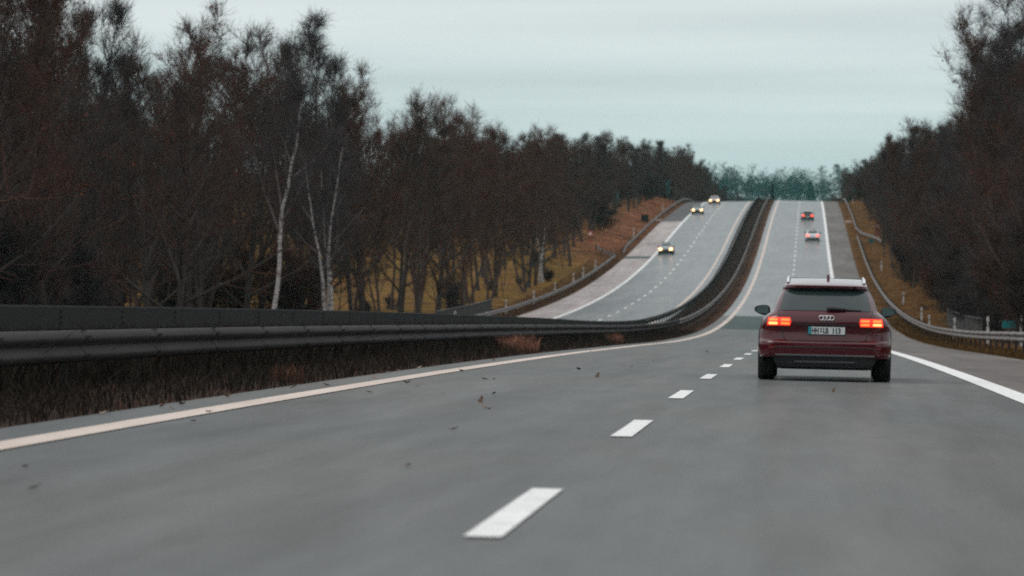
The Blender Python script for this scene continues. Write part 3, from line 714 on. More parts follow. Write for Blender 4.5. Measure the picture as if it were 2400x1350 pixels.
# ------------------------------------------------------------------ grass
def grass(name, spots, hgt, wid, m, seed):
    rng = np.random.default_rng(seed); n = len(spots); p = np.array(spots); h = hgt * rng.uniform(.4, 1.3, n); a = rng.uniform(0, 6.28, n); w = wid * rng.uniform(.6, 1.4, n)
    d = np.stack([np.cos(a), np.sin(a), np.zeros(n)], 1); b = rng.normal(size=(n, 3)) * .35; b[:, 2] = 0
    mid = p + b * h[:, None] * .3 + np.array([0, 0, 1]) * h[:, None] * .6; tip = p + b * h[:, None] + np.array([0, 0, 1]) * h[:, None] * .95
    V = np.stack([p - d * w[:, None], p + d * w[:, None], mid + d * w[:, None] * .7, mid - d * w[:, None] * .7, tip + d * w[:, None] * .15, tip - d * w[:, None] * .15], 1).reshape(-1, 3)
    i = np.arange(n)[:, None] * 6; F = np.concatenate([i + np.array([[0, 1, 2, 3]]), i + np.array([[3, 2, 4, 5]])])
    me = bpy.data.meshes.new(name); me.from_pydata(V.tolist(), [], F.tolist()); me.materials.append(m)
    return link(bpy.data.objects.new(name, me))
M['g_dark'] = mat('dark_dead_grass', (.034, .025, .019), .95, spec=.1, col2=(.017, .014, .011), scale=.9)
M['g_rust'] = mat('rusty_dead_grass', (.130, .058, .036), .95, spec=.1, col2=(.070, .036, .022), scale=.8)
M['g_med'] = mat('brown_median_grass', (.075, .037, .025), .95, spec=.1, col2=(.038, .022, .016), scale=.8)
M['g_ochre'] = mat('ochre_dead_grass', (.125, .064, .020), .95, spec=.1, col2=(.055, .034, .013), scale=.7)
def spots(n, o0, o1, y0, y1, power=1.6):
    out = []
    for i in range(n):
        yy = y0 + (y1 - y0) * rnd.random() ** power; out.append(P(rnd.uniform(o0, o1), yy, -.03))
    return out
tag(grass('median_grass', spots(26000, -7.9, -4.42, 18, 200), .24, .007, M['g_dark'], 1), 'dark dead grass under the median guardrails', 'grass', kind='stuff')
tag(grass('median_tall_grass', spots(34000, -7.5, -5.75, 20, 190, 1.5), .52, .010, M['g_dark'], 6), 'tall dark dead grass between the two median guardrails', 'grass', kind='stuff')
tag(grass('median_low_grass', spots(12000, -7.5, -5.8, 185, 740, 1.), .24, .012, M['g_med'], 7), 'low brown grass between the two median guardrails up the hill', 'grass', kind='stuff')
tag(grass('median_dry_grass', spots(4500, -5.6, -4.4, 30, 330, 1.2) + spots(4000, -5.4, -4.8, 150, 700, 1.), .13, .010, M['g_med'], 2), 'rusty dry grass at the asphalt edge of the median', 'grass', kind='stuff')
tag(grass('verge_grass', spots(16000, 6.75, 9.5, 60, 260, 1.2) + spots(16000, 7.0, 14, 240, 700, 1.), .20, .012, M['g_ochre'], 3), 'ochre dry grass on the right verge', 'grass', kind='stuff')
tag(grass('bank_grass', spots(9000, -24, -20.3, 240, 460, 1.) + spots(14000, -32, -20.4, 440, 720, 1.), .26, .016, M['g_rust'], 4), 'russet dry grass on the left bank', 'grass', kind='stuff')
def tuft(label, o, y, n, rad, h, m, seed):
    rng = np.random.default_rng(seed); base = np.array(P(o, y)); sp = []
    for i in range(n):
        a = rng.uniform(0, 6.28); q = rad * math.sqrt(rng.random()); sp.append((base[0] + q * math.cos(a), base[1] + q * 1.5 * math.sin(a), base[2] - .02))
    tag(grass('grass_tuft', sp, h, .006, m, seed), label, 'grass tuft', 'dry grass tufts in the median')
M['g_tuft'] = mat('bright_dry_grass', (.26, .125, .085), .95, spec=.1, col2=(.16, .075, .05), scale=2)
tuft('large bright russet grass tuft under the median guardrail', -4.95, 82, 900, .46, .34, M['g_tuft'], 11)
tuft('small russet grass tuft right of the large one under the median guardrail', -4.85, 122, 260, .22, .32, M['g_tuft'], 12)
tuft('low brown grass tuft at the asphalt edge, lower left of the large tuft', -4.75, 44, 200, .22, .20, M['g_rust'], 13)

# ------------------------------------------------------------------ fallen leaves
M['leaf_dark'] = mat('wet_dark_leaf', (.030, .022, .018), .7, var=.3, scale=20)
M['leaf_brown'] = mat('brown_leaf', (.110, .060, .040), .8, var=.3, scale=20)
M['leaf_pale'] = mat('pale_dry_leaf', (.23, .165, .125), .8, var=.2, scale=20)
def leaf_mesh(seed, curl, m):
    rng = np.random.default_rng(seed); n = 9; top = []; bot = []
    for i in range(n):
        t = i / (n - 1); w = .5 * math.sin(math.pi * t) ** .75 * (.55 + .18 * math.cos(t * 14)) + .015; x = t - .5
        zc = curl * (x * x * .9) + rng.normal() * .015; e = curl * .35 * w
        top.append([(x, -w, zc + e + .03), (x, -w * .4, zc + e * .25 + .03), (x, 0, zc + .03), (x, w * .4, zc + e * .3 + .03), (x, w, zc + e * 1.1 + .03)])
        bot.append([(a, b, c - .02) for a, b, c in top[-1]])
    q = MB(); q.slab(top, bot); q.tube([(-.5, 0, curl * .2 + .02), (-.62, .03, curl * .2 + .03), (-.72, .02, curl * .2)], .018, 5)
    me = q.build('tmp_leaf', m, smooth=60); d = me.data; bpy.data.objects.remove(me); return d
LEAF = [leaf_mesh(1, .7, M['leaf_dark']), leaf_mesh(2, .9, M['leaf_brown']), leaf_mesh(3, .5, M['leaf_pale']), leaf_mesh(4, 1.2, M['leaf_dark'])]
LEAVES = [(-3.34, 44.0, .17, 3, 'dark crumpled leaf near the left edge line, left of the leaf cluster'), (-3.04, 42.3, .13, 2, 'pale leaf just right of the dark crumpled leaf by the left line'),
    (-2.70, 47.3, .15, 0, 'dark leaf at the top of the leaf cluster in the left lane'), (-2.59, 47.5, .10, 1, 'brown leaf touching the dark one at the top of the leaf cluster'),
    (-2.46, 45.0, .09, 2, 'tiny grey leaf just below the top of the leaf cluster'), (-1.94, 39.6, .12, 0, 'small dark leaf at the right of the leaf cluster'),
    (-1.56, 34.1, .20, 2, 'pale brown leaf lying flat below the leaf cluster'), (-1.80, 36.4, .16, 1, 'upright brown leaf above the flat pale one'),
    (-2.07, 56.8, .17, 3, 'dark leaf alone in the middle of the left lane beyond the cluster'), (-1.47, 51.2, .17, 1, 'brown leaf standing on edge in the left lane'),
    (-1.47, 61.2, .09, 1, 'tiny brown leaf left of the farthest visible dashes'), (-1.44, 69.3, .09, 0, 'tiny dark leaf far up the left lane'),
    (-1.06, 92.5, .20, 0, 'dark leaf farthest up the left lane, left of the red car'), (-3.54, 53.3, .14, 0, 'dark leaf touching the left edge line'),
    (-3.35, 28.6, .10, 0, 'dark leaf right under the left edge line at the left'), (-3.61, 31.0, .10, 1, 'brown leaf on the left edge line'),
    (-1.29, 28.1, .12, 0, 'dark brown leaf left of the second nearest dash'), (-.98, 21.8, .125, 2, 'large pale leaf left of the nearest dash'),
    (-2.47, 18.4, .11, 0, 'blurred dark leaf nearest to the camera at the left'), (-2.44, 39.1, .10, 2, 'faint pale leaf left of the cluster centre'),
    (-3.20, 39.0, .13, 2, 'pale leaf lowest beside the left edge line'), (1.73, 44.7, .12, 1, 'reddish leaf standing behind the red car'),
    (-2.97, 20.6, .08, 1, 'faint brown leaf above the nearest blurred one'), (-3.66, 87.4, .14, 0, 'dark leaf far along the left edge line')]
for o, y, s, k, l in LEAVES:
    b = link(bpy.data.objects.new('fallen_leaf', LEAF[k])); b.location = PR(o, y, .012); b.rotation_euler = (random.uniform(-.3, .3), random.uniform(-.3, .3), random.uniform(0, 6.28))
    if 'stand' in l or 'upright' in l: b.rotation_euler = (.3, -1.0, .5)
    b.scale = (s * .62, s * .62, s * .62); tag(b, l, 'leaf', 'fallen leaves on the road')
rl = random.Random(9)
for i in range(16):
    yy = rl.uniform(30, 75); b = link(bpy.data.objects.new('fallen_leaf', LEAF[rl.choice((1, 1, 2))])); b.location = PR(rl.uniform(-4.4, -4.05), yy, .012); b.rotation_euler = (rl.uniform(-.5, .5), rl.uniform(-.5, .5), rl.uniform(0, 6.28)); b.scale = (.09,) * 3
    tag(b, 'small brown leaf gathered along the asphalt edge of the median', 'leaf', 'leaves along the median edge')

# ------------------------------------------------------------------ cars
def paint(name, col, metal=.35, coat=1.0, spec=.5):
    return mat(name, col, .32, metal, spec, var=.05, scale=1.5, coat=coat)
M['red_paint'] = paint('dark_red_paint', (.066, .003, .007), .1, 1.0, .1)
M['black_plastic'] = mat('black_plastic', (.016, .017, .018), .55, var=.2, scale=6)
M['tyre'] = mat('tyre_rubber', (.014, .014, .015), .85, var=.2, scale=10)
M['rim'] = mat('wheel_rim', (.35, .35, .36), .3, .9)
M['chrome'] = mat('bright_trim', (.75, .74, .75), .18, 1.)
M['silver'] = mat('silver_trim', (.42, .42, .44), .35, .8)
M['glass'] = mat('tinted_glass', (.022, .034, .033), .05, 0, .5)
M['glass_dark'] = mat('dark_tinted_glass', (.012, .015, .016), .06, 0, .5)
M['lens'] = mat('red_lens', (.45, .02, .012), .15, 0, .5, emit=(1, .045, .02), estr=.8)
M['cell'] = mat('lit_tail_cell', (.8, .12, .03), .3, emit=(1, .16, .03), estr=1.9)
M['cell_hot'] = mat('bright_tail_cell', (.8, .3, .1), .3, emit=(1, .28, .08), estr=2.8)
M['far_tail'] = mat('far_lit_tail', (.8, .05, .03), .3, emit=(1, .10, .06), estr=2.6)
M['headlamp'] = mat('lit_headlamp', (.9, .85, .7), .2, emit=(1, .40, .08), estr=3.6)
M['lamp_core'] = mat('lit_lamp_core', (.9, .85, .7), .2, emit=(1, .64, .28), estr=3.4)
M['plate_white'] = mat('plate_white', (.56, .58, .57), .45, var=.05, scale=20)
M['plate_blue'] = mat('plate_teal_band', (.006, .22, .26), .5)
M['ink'] = mat('plate_ink', (.012, .012, .012), .6)
M['mirror'] = mat('mirror_glass', (.10, .14, .14), .12, .8)

class Shape:
    def __init__(s, rows, bul=.07, bulf=.16):
        s.z = np.array([r[0] for r in rows]); s.w_ = np.array([r[1] for r in rows]); s.r_ = np.array([r[2] for r in rows]); s.f_ = np.array([r[3] for r in rows]); s.c_ = np.array([r[4] for r in rows]); s.bul = bul; s.bulf = bulf
    def w(s, z): return float(np.interp(z, s.z, s.w_))
    def _c(s, x, z, bul):
        w = s.w(z); r = min(float(np.interp(z, s.z, s.c_)), w * .95); a = min(abs(x), w); y = bul * (a / w) ** 2; t = a - (w - r)
        if t > 0: y += r - math.sqrt(max(r * r - t * t, 0))
        return y
    def rear(s, x, z): return float(np.interp(z, s.z, s.r_)) + s._c(x, z, s.bul)
    def front(s, x, z): return float(np.interp(z, s.z, s.f_)) - s._c(x, z, s.bulf)
    def body(s, n=26):
        zs = []
        for a, b in zip(s.z[:-1], s.z[1:]):
            k = max(1, int((b - a) / .03)); zs += [a + (b - a) * i / k for i in range(k)]
        zs.append(s.z[-1]); rows = []
        th = [-math.pi / 2 + math.pi * i / n for i in range(n + 1)]
        for z in zs:
            w = s.w(z); xs = [w * math.sin(t) for t in th]
            rear = [(x, s.rear(x, z), z) for x in xs]; front = [(x, s.front(x, z), z) for x in reversed(xs)]
            y0, y1 = rear[-1][1], front[0][1]
            side = [(w, y0 + (y1 - y0) * i / 9, z) for i in range(1, 9)]; side2 = [(-w, y1 + (y0 - y1) * i / 9, z) for i in range(1, 9)]
            rows.append(rear + side + front + side2)
        q = MB(); q.grid(rows, 0, True); k = len(rows[0]); n0 = len(q.v)
        q.f.append(tuple(range(k))[::-1]); q.m.append(0); q.f.append(tuple(n0 - k + i for i in range(k))); q.m.append(0)
        return q
    def patch(s, z0, z1, half, where='rear', x0=None, out=.006, nx=14, nz=8, depth=.02, q=None):
        """a panel that follows the skin; half(t) gives half width (or x range when x0 is given)"""
        F = []; B = []
        for j in range(nz + 1):
            t = j / nz; z = z0 + (z1 - z0) * t; a, b = (-half(t), half(t)) if x0 is None else (x0(t), half(t))
            rf = []; rb = []
            for i in range(nx + 1):
                x = a + (b - a) * i / nx
                if where == 'rear': y = s.rear(x, z); rf.append((x, y - out, z)); rb.append((x, y + depth, z))
                else: y = s.front(x, z); rf.append((x, y + out, z)); rb.append((x, y - depth, z))
            F.append(rf); B.append(rb)
        q = q or MB(); q.slab(F, B); return q
    def side(s, z0, z1, ya, yb, sgn, out=.006, depth=.02, nz=6, ny=8):
        F = []; B = []
        for j in range(nz + 1):
            t = j / nz; z = z0 + (z1 - z0) * t; a, b = ya(t), yb(t); w = s.w(z)
            F.append([(sgn * (w + out), a + (b - a) * i / ny, z) for i in range(ny + 1)]); B.append([(sgn * (w - depth), a + (b - a) * i / ny, z) for i in range(ny + 1)])
        q = MB(); q.slab(F, B); return q

WAGON = [(.33, .895, .05, 4.60, .20), (.37, .912, .01, 4.68, .24), (.45, .920, .0, 4.72, .26), (.53, .922, .0, 4.70, .26), (.555, .922, .018, 4.69, .26), (.575, .921, .055, 4.68, .26), (.66, .917, .075, 4.63, .26), (.74, .906, .072, 4.52, .25), (.775, .900, .050, 4.45, .25),
    (.82, .886, .045, 4.25, .24), (.88, .852, .052, 3.95, .22), (.925, .800, .075, 3.55, .20), (.96, .752, .105, 3.3, .19), (1.0, .722, .145, 3.18, .18), (1.1, .690, .26, 2.92, .18), (1.2, .648, .38, 2.66, .18), (1.27, .614, .47, 2.46, .18), (1.29, .603, .455, 2.40, .18), (1.305, .594, .40, 2.34, .18),
    (1.338, .580, .395, 2.26, .19), (1.350, .575, .43, 2.22, .20), (1.37, .568, .55, 2.17, .24), (1.395, .557, .72, 2.11, .28), (1.42, .543, .92, 2.05, .30), (1.44, .52, 1.12, 2.00, .30), (1.449, .48, 1.45, 1.95, .30), (1.452, .42, 1.58, 1.92, .26), (1.454, .30, 1.66, 1.88, .2)]
SEDAN = [(.30, .86, .06, 4.45, .2), (.36, .895, .0, 4.55, .24), (.5, .905, .0, 4.56, .24), (.66, .90, .03, 4.48, .24), (.80, .87, .06, 4.1, .22), (.90, .83, .12, 3.7, .22), (.95, .78, .38, 3.35, .2), (.98, .72, .62, 3.2, .2), (1.1, .68, .86, 2.9, .2), (1.2, .64, 1.05, 2.65, .2), (1.3, .60, 1.28, 2.38, .2), (1.36, .56, 1.45, 2.15, .2), (1.40, .50, 1.62, 1.98, .2), (1.42, .40, 1.7, 1.9, .2)]

def wheel(root, x, y, r=.335, wd=.235):
    s = 1 if x > 0 else -1; w = empty('wheel', (x, y, r)); w.parent = root
    q = MB(); n = 28; prof = [(-wd / 2, r - .09), (-wd / 2, r - .02), (-wd / 2 + .025, r), (wd / 2 - .025, r), (wd / 2, r - .02), (wd / 2, r - .09)]
    q.grid([[(px, pr * math.cos(2 * math.pi * i / n), pr * math.sin(2 * math.pi * i / n)) for px, pr in prof] for i in range(n + 1)]); q.build('tyre', M['tyre'], w, smooth=40)
    q = MB(); e = wd / 2 - .012
    for i in range(5):
        a = 2 * math.pi * i / 5; c = Matrix.Rotation(a, 3, 'X'); q.add([c @ Vector(p) for p in [(s * e, -.05, .04), (s * e, .05, .04), (s * e, .035, r - .09), (s * e, -.035, r - .09), (s * (e - .05), -.05, .04), (s * (e - .05), .05, .04), (s * (e - .05), .035, r - .09), (s * (e - .05), -.035, r - .09)]], [(0, 1, 2, 3), (7, 6, 5, 4), (0, 4, 5, 1), (1, 5, 6, 2), (2, 6, 7, 3), (3, 7, 4, 0)])
    q.tube([(s * (e - .06), 0, 0), (s * (e + .004), 0, 0)], .07, 16); q.tube([(-wd / 2 + .02, 0, 0), (s * .02, 0, 0)], r - .085, 24); q.build('rim', M['rim'], w, smooth=40)

def orient(root, o, y, fn, flip=False, yaw=0.):
    d = 2.0; a = Vector(fn(o, y)); b = Vector(fn(o, y + d)); f = (b - a).normalized()
    if flip: f = -f
    f = Matrix.Rotation(yaw, 3, 'Z') @ f
    c = Vector(fn(o + 1, y)); s = (c - a).normalized(); s = -s if flip else s
    u = s.cross(f).normalized(); s = f.cross(u).normalized()
    m = Matrix((s, f, u)).transposed().to_4x4(); m.translation = a; root.matrix_world = m

def common(root, S, tall, mirrors=(.93, 2.95, 1.02), wb=(.92, 3.72), glass='glass_dark'):
    for x in (-1, 1):
        for y in wb: wheel(root, x * (S.w(.5) - .107), y)
        q = MB(); n = 16
        for (y) in wb:
            q.slab([[(x * (S.w(.5) + .010), y + rr * math.cos(math.pi * (i / n) * 1.16 - .25), .335 + rr * math.sin(math.pi * (i / n) * 1.16 - .25)) for i in range(n + 1)] for rr in (.345, .405)], [[(x * (S.w(.5) - .06), y + rr * math.cos(math.pi * (i / n) * 1.16 - .25), .335 + rr * math.sin(math.pi * (i / n) * 1.16 - .25)) for i in range(n + 1)] for rr in (.345, .405)])
        q.build('wheel_arch', M['black_plastic'], root)
        z1 = tall - .12
        yb0 = S.rear(S.w(.99), .99) + .42; yb1 = S.rear(S.w(z1), z1) + .30; yf0 = S.front(S.w(.99), .99) - .12; yf1 = S.front(S.w(z1), z1) - .16
        S.side(.985, z1, lambda t: yb0 + (yb1 - yb0) * t, lambda t: yf0 + (yf1 - yf0) * t, x).build('side_window', M[glass], root, smooth=30)
        mx, my, mz = mirrors
        mr = MB(); rows = []
        for i in range(11):
            a = math.pi * i / 10; rad = math.sin(a) ** .55; cz = math.cos(a)
            rows.append([(x * (mx + .118 * (-cz) ), my + .10 + .085 * rad * math.sin(b) * (1 if math.sin(b) > 0 else .15), mz + .074 * rad * math.cos(b) * (1 + .30 * cz) - .012 * cz) for b in [2 * math.pi * k / 14 for k in range(14)]])
        mr.grid(rows, 0, True); mr.tube([(x * (mx - .07), my + .10, mz - .04), (x * (S.w(mz - .05) - .03), my + .14, mz - .07)], .03, 8); mo = mr.build('side_mirror', M['black_plastic'], root, smooth=50)
        MB().slab([[(x * (mx + .092 * u * (1 - .2 * abs(v))), my + .082, mz + .050 * v * (1 - .28 * u) - .004 * u) for u in (-1, -.5, 0, .5, 1)] for v in (-1, 0, 1)], [[(x * (mx + .092 * u * (1 - .2 * abs(v))), my + .095, mz + .050 * v * (1 - .28 * u) - .004 * u) for u in (-1, -.5, 0, .5, 1)] for v in (-1, 0, 1)]).build('mirror_glass', M['mirror'], mo)
        for y in (1.45, 2.45):
            q = MB(); q.tube([(x * (S.w(.84) + .018), y - .1, .84), (x * (S.w(.84) + .03), y, .845), (x * (S.w(.84) + .018), y + .1, .84)], .016, 8); q.build('door_handle', S.mat, root, smooth=50)
    q = MB(); q.box(-.66, .66, .25, 4.3, .17, .345); q.build('underbody', M['black_plastic'], root)

def red_wagon():
    root = empty('station_wagon'); tag(root, 'dark red station wagon with lit tail lights driving ahead in the right lane', 'car')
    S = Shape(WAGON); S.mat = M['red_paint']
    S.body().build('body', M['red_paint'], root, smooth=32)
    common(root, S, 1.457, mirrors=(.925, 2.95, .985))
    # black lower apron and silver strip
    q = MB(); F = []; B = []
    for z, y, h in ((.165, .16, .60), (.20, .06, .66), (.27, .035, .70), (.34, .03, .71), (.352, .02, .71)):
        F.append([(h * i / 8, y + .10 * (i / 8) ** 4, z) for i in range(-8, 9)]); B.append([(h * i / 8, .5, z) for i in range(-8, 9)])
    q.slab(F, B); q.build('lower_bumper', M['black_plastic'], root, smooth=40)
    S.patch(.352, .376, lambda t: .69, out=.014, nz=2).build('bumper_trim', M['silver'], root, smooth=30)
    q = MB(); q.box(-.42, .42, .018, .05, .262, .285); q.build('diffuser_rib', mat('grey_plastic', (.05, .05, .052), .5), root)
    # rear window with rounded upper corners
    def gw(t): return .640 - .075 * t - .055 * max(0, (t - .72) / .28) ** 2.2 - .012 * max(0, (.12 - t) / .12)
    S.patch(.985, 1.296, gw, out=.008, nx=24, nz=18).build('rear_window', M['glass'], root, smooth=30)
    q = MB(); S.patch(1.262, 1.30, lambda t: .50, out=.016, nx=16, nz=3, q=q); q.build('spoiler_shade_strip', M['glass_dark'], root)  # dark strip painting the spoiler's shade across the window top
    # tailgate seam
    def on(x, z, e=.004): return (x, S.rear(x, z) - e, z)
    q = MB()
    for s in (-1, 1):
        q.tube([on(s * x, z) for x, z in ((.655, .99), (.645, .92), (.632, .86), (.630, .76), (.60, .70), (.585, .64), (.565, .59), (.52, .567))], .006, 6)
    q.tube([on(x, .566) for x in np.linspace(-.52, .52, 15)], .008, 6); q.build('tailgate_seam', M['black_plastic'], root)
    S.patch(.783, .803, lambda t: .43, out=.012, nz=2).build('tailgate_handle', M['black_plastic'], root)
    # bumper crease shadow gap
    q = MB(); q.tube([on(x, .475) for x in np.linspace(-.70, .70, 17)], .007, 6); q.build('bumper_groove', M['black_plastic'], root)
    for s in (-1, 1):
        S.patch(.455, .485, lambda t: s * .78, x0=lambda t: s * .70, out=.010, nz=2, nx=4).build('rear_reflector', mat('dark_red_reflector', (.14, .012, .012), .3), root)
    # lights
    for s in (-1, 1):
        L_ = S.patch(.767, .886, lambda t: s * (.812 - .02 * t), x0=lambda t: s * (.472 + .03 * abs(t - .5)), out=.010, nx=14, nz=6).build('tail_light', M['lens'], root, smooth=30)
        for (a, b, c, d, mm) in ((.660, .788, .782, .818, 'cell_hot'), (.660, .782, .836, .868, 'cell'), (.492, .618, .784, .816, 'cell'), (.492, .618, .836, .866, 'cell')):
            S.patch(c, d, lambda t, b=b: s * (b - .010 * abs(2 * t - 1) ** 3), x0=lambda t, a=a: s * (a + .010 * abs(2 * t - 1) ** 3), out=.016, nx=8, nz=4, depth=.0).build('light_cell', M[mm], L_, smooth=30)
    # number plate
    px, pz, pw, ph = .022, .710, .52, .115; yb = S.rear(0, pz) - .012
    pl = MB().box(px - pw / 2, px + pw / 2, yb - .012, yb + .02, pz - ph / 2, pz + ph / 2).build('number_plate', M['ink'], root)
    MB().box(px - pw / 2 + .048, px + pw / 2 - .006, yb - .015, yb - .0122, pz - ph / 2 + .006, pz + ph / 2 - .006).build('plate_face', M['plate_white'], pl)
    MB().box(px - pw / 2 + .004, px - pw / 2 + .047, yb - .0155, yb - .0122, pz - ph / 2 + .005, pz + ph / 2 - .005).build('country_band', M['plate_blue'], pl)
    def letters(txt, x, size, sx, name='lettering'):
        cu = bpy.data.curves.new('t', 'FONT'); cu.body = txt; cu.size = size; cu.extrude = .0012; cu.align_x = 'LEFT'; cu.offset = .0035
        t = bpy.data.objects.new('t', cu); C.objects.link(t); bpy.context.view_layer.update()
        me = bpy.data.meshes.new_from_object(t.evaluated_get(bpy.context.evaluated_depsgraph_get())); bpy.data.objects.remove(t); me.materials.append(M['ink'])
        o = bpy.data.objects.new(name, me); link(o, pl); o.location = (x, yb - .0165, pz - .036); o.rotation_euler = (R(90), 0, 0); o.scale = (sx, 1, 1); return o
    letters('HH', px - .208, .104, .66); letters('LB', px - .052, .104, .70); letters('113', px + .072, .104, .80)
    q = MB()
    for dz in (.022, -.012):
        q.tube([(px - .078, yb - .0165, pz + dz), (px - .078, yb - .0175, pz + dz)], .013, 12)
    q.build('plate_seal', M['ink'], pl)
    # four interlocking rings
    q = MB(); yc = S.rear(0, .885) - .020
    for k in range(4):
        cx = .018 - .0705 + .047 * k
        rows = []
        for i in range(25):
            a = 2 * math.pi * i / 24; rows.append([(cx + (.0325 + .0060 * math.cos(b)) * math.cos(a), yc + .007 * math.sin(b) + (.001 if k % 2 else -.001), .887 + (.0325 + .0060 * math.cos(b)) * math.sin(a)) for b in [2 * math.pi * j / 8 for j in range(8)]])
        q.grid(rows, 0, True)
    q.build('emblem', M['chrome'], root, smooth=60)
    # wiper, antenna, roof rails
    wz = 1.005
    q = MB(); q.tube([(.02, S.rear(.02, wz) - .03, wz + .012), (.10, S.rear(.1, wz) - .035, wz + .012), (.28, S.rear(.28, wz) - .028, wz + .004)], [.026, .028, .018], 8)
    q.tube([(.10, S.rear(.1, wz) - .022, wz + .012), (.30, S.rear(.3, wz) - .022, wz + .0), (.50, S.rear(.5, wz) - .022, wz - .008)], [.012, .011, .008], 6); q.build('rear_wiper', M['black_plastic'], root, smooth=50)
    q = MB(); q.slab([[(.03 - w, 1.02 + y, z) for w in (.02, -.02)] for y, z in ((0, 1.42), (.03, 1.49), (.05, 1.502), (.17, 1.44))], [[(.03 - w * .4, 1.06 + y, z - .03) for w in (.02, -.02)] for y, z in ((0, 1.42), (.03, 1.49), (.05, 1.50), (.15, 1.44))]); q.build('antenna_fin', M['red_paint'], root)
    for s in (-1, 1):
        q = MB(); q.tube([(s * .535, .70, 1.37), (s * .535, .76, 1.405), (s * .532, .95, 1.432), (s * .525, 1.6, 1.462), (s * .525, 2.0, 1.450), (s * .525, 2.2, 1.37)], [.020, .024, .022, .018, .018, .016], 8); q.build('roof_rail', M['chrome'], root, smooth=50)
    S.patch(1.02, 1.40, lambda t: .62 - .14 * t, where='front', out=.008).build('windscreen', M['glass'], root, smooth=30)
    for s in (-1, 1): S.patch(.62, .76, lambda t: s * .80, x0=lambda t: s * .50, where='front', out=.01).build('headlight', M['reflector'], root, smooth=30)
    S.patch(.42, .74, lambda t: .42, where='front', out=.008).build('grille', M['black_plastic'], root)
    return root
car = red_wagon(); orient(car, 1.65, 51.6, PR, yaw=R(-.3))

def far_car(name, label, rows, tall, col, o, y, fn, oncoming, metal=.2, glass='glass_dark', scale=1.0):
    root = empty(name); tag(root, label, 'car', 'cars further up the motorway')
    S = Shape(rows); S.mat = paint(name + '_paint', col, metal)
    S.body(18).build('body', S.mat, root, smooth=32); common(root, S, tall, mirrors=(.95, 2.95, 1.0), wb=(.85, 3.55), glass=glass)
    rt = tall - .10
    sed = rows is SEDAN
    S.patch(1.0, rt, lambda t: .62 - .10 * t, where='rear', out=.010).build('rear_window', M['glass_dark'], root, smooth=30)
    S.patch(1.0, rt, lambda t: .62 - .10 * t, where='front', out=.010).build('windscreen', M[glass], root, smooth=30)
    S.patch(.34, .50, lambda t: .72, where='rear', out=.010).build('rear_bumper', M['black_plastic'], root)
    S.patch(.34, .52, lambda t: .66, where='front', out=.010).build('front_bumper', M['black_plastic'], root)
    S.patch(.54, .70, lambda t: .38, where='front', out=.010).build('grille', M['black_plastic'], root)
    S.patch(.52, .62, lambda t: .26, where='rear', out=.012).build('number_plate', M['plate_white'], root)
    for s in (-1, 1):
        S.patch(.66, .86, lambda t: s * .82, x0=lambda t: s * .44, where='rear', out=.012).build('tail_light', M['lens'] if oncoming else M['far_tail'], root, smooth=30)
        hl_ = S.patch(.56, .80, lambda t: s * .84, x0=lambda t: s * .43, where='front', out=.012).build('headlight', M['headlamp'] if oncoming else M['reflector'], root, smooth=30)
        if oncoming: S.patch(.62, .74, lambda t: s * .73, x0=lambda t: s * .54, where='front', out=.020).build('lamp_core', M['lamp_core'], hl_, smooth=30)
    orient(root, o, y, fn, oncoming); return root
far_car('sedan', 'pale silver sedan with red tail lights ahead in the right lane', SEDAN, 1.42, (.62, .62, .63), 2.05, 466, PR, False, .3)
far_car('hatchback', 'dark hatchback with red tail lights higher up in the right lane near the crest', WAGON, 1.457, (.020, .040, .040), 1.4, 536, PR, False)
far_car('sedan', 'dark teal oncoming car with headlights lit, nearest of the oncoming three', SEDAN, 1.42, (.035, .075, .080), -15.6, 450, PL, True, glass='glass')
far_car('sedan', 'dark green oncoming car with headlights lit, middle of the oncoming three', SEDAN, 1.42, (.035, .070, .060), -15.8, 584, PL, True, glass='glass')
far_car('hatchback', 'pale pinkish oncoming car with headlights lit, just over the crest', WAGON, 1.457, (.30, .17, .16), -14.75, 646, PL, True, glass='glass')

# ------------------------------------------------------------------ air
hz = MB(); hz.box(-1300, 1400, -750, 3390, -9, 100)
hm = bpy.data.materials.new('haze_air'); hm.use_nodes = True; nt = hm.node_tree; nt.nodes.clear()
vo = nt.nodes.new('ShaderNodeVolumePrincipled'); vo.inputs['Color'].default_value = (.32, .80, .78, 1); vo.inputs['Density'].default_value = .00005; vo.inputs['Anisotropy'].default_value = .1
ou = nt.nodes.new('ShaderNodeOutputMaterial'); nt.links.new(vo.outputs[0], ou.inputs['Volume'])
hob = hz.build('haze', hm); tag(hob, 'thin pale teal air over the whole motorway', 'haze', kind='stuff')

# ------------------------------------------------------------------ light and sky
SUN_EL, SUN_AZ = 48., 262.      # degrees; azimuth clockwise from +Y
w = bpy.data.worlds.new('World'); bpy.context.scene.world = w; w.use_nodes = True; nt = w.node_tree; L = nt.links.new; N = nt.nodes.new
bg = nt.nodes['Background']; bg.inputs['Strength'].default_value = .1
sky = N('ShaderNodeTexSky'); sky.sky_type = 'NISHITA'; sky.sun_disc = False; sky.sun_elevation = R(SUN_EL); sky.sun_rotation = R(SUN_AZ); sky.air_density = 1.2; sky.dust_density = 3
tc = N('ShaderNodeTexCoord'); sep = N('ShaderNodeSeparateXYZ'); L(tc.outputs['Generated'], sep.inputs['Vector'])
rp = N('ShaderNodeValToRGB'); cr = rp.color_ramp
cr.elements[0].position = 0.0; cr.elements[0].color = (.20, .22, .22, 1)
e = cr.elements.new(.004); e.color = (.50, .625, .63, 1)
cr.elements[1].position = 1.0; cr.elements[1].color = (1.0, 1.03, 1.05, 1)
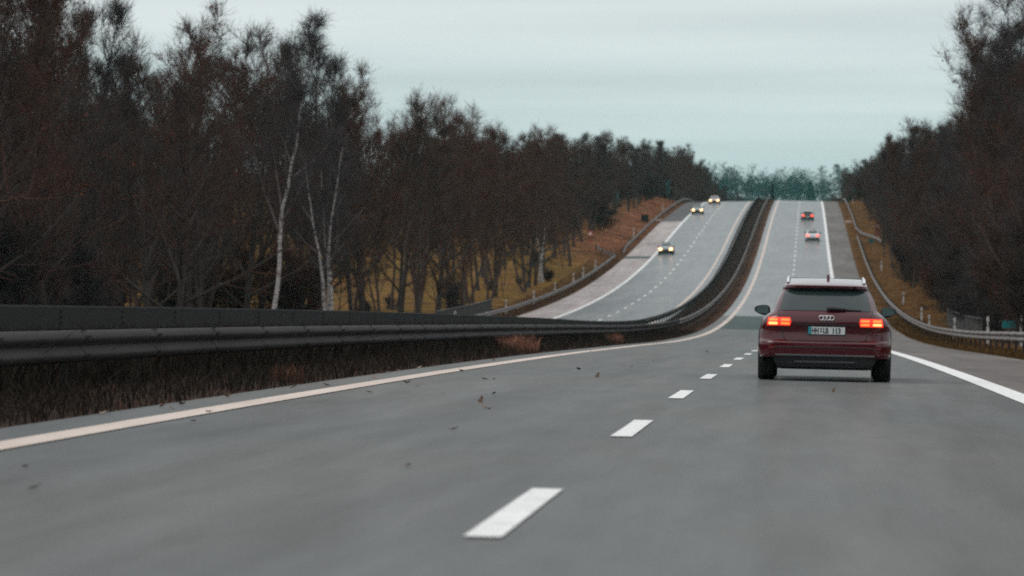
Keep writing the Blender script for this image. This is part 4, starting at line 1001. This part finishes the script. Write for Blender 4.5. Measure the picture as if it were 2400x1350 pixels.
for p, c in ((.03, (.525, .648, .65)), (.055, (.60, .69, .70)), (.080, (.67, .725, .735)), (.30, (.80, .85, .87))):
    e = cr.elements.new(p); e.color = (*c, 1)
L(sep.outputs['Z'], rp.inputs['Fac'])
mp = N('ShaderNodeMapping'); mp.inputs['Scale'].default_value = (2.2, 2.2, 60); L(tc.outputs['Generated'], mp.inputs['Vector'])
nz = N('ShaderNodeTexNoise'); nz.inputs['Scale'].default_value = 1.4; nz.inputs['Detail'].default_value = 4; nz.inputs['Roughness'].default_value = .5; L(mp.outputs['Vector'], nz.inputs['Vector'])
r2 = N('ShaderNodeValToRGB'); r2.color_ramp.elements[0].position = .3; r2.color_ramp.elements[1].position = .7; r2.color_ramp.elements[0].color = (9.9, 10.05, 10.2, 1); r2.color_ramp.elements[1].color = (12.4, 12.15, 12.1, 1)
L(nz.outputs['Fac'], r2.inputs['Fac'])
mu = N('ShaderNodeMix'); mu.data_type = 'RGBA'; mu.blend_type = 'MULTIPLY'; mu.clamp_result = False; mu.inputs['Factor'].default_value = 1; L(rp.outputs['Color'], mu.inputs[6]); L(r2.outputs['Color'], mu.inputs[7])
mx = N('ShaderNodeMix'); mx.data_type = 'RGBA'; mx.inputs['Factor'].default_value = .92; L(sky.outputs['Color'], mx.inputs[6]); L(mu.outputs[2], mx.inputs[7]); L(mx.outputs[2], bg.inputs['Color'])
sl = bpy.data.lights.new('sun', 'SUN'); sl.energy = .9; sl.angle = R(25); sl.color = (1, .95, .90)
so = link(bpy.data.objects.new('sun', sl))
az = R(SUN_AZ); el = R(SUN_EL); dirv = Vector((math.sin(az) * math.cos(el), math.cos(az) * math.cos(el), math.sin(el)))
so.rotation_euler = dirv.to_track_quat('Z', 'Y').to_euler()

# ------------------------------------------------------------------ camera
cam = bpy.data.cameras.new('camera'); cam.sensor_width = 36.; cam.lens = 130.5; cam.clip_start = .5; cam.clip_end = 9000
cam.dof.use_dof = True; cam.dof.focus_distance = 49.5; cam.dof.aperture_fstop = 3.7
co = link(bpy.data.objects.new('camera', cam)); co.location = (0, 0, EYE); co.rotation_euler = (R(90), 0, 0)
sc = bpy.context.scene; sc.camera = co
sc.view_settings.view_transform = 'Standard'; sc.view_settings.look = 'None'; sc.view_settings.gamma = 1; sc.view_settings.exposure = 0.
sc.render.engine = 'CYCLES'
cy = sc.cycles; cy.max_bounces = 6; cy.diffuse_bounces = 3; cy.glossy_bounces = 3; cy.volume_bounces = 1; cy.transmission_bounces = 2; cy.use_denoising = False; cy.filter_width = 1.9
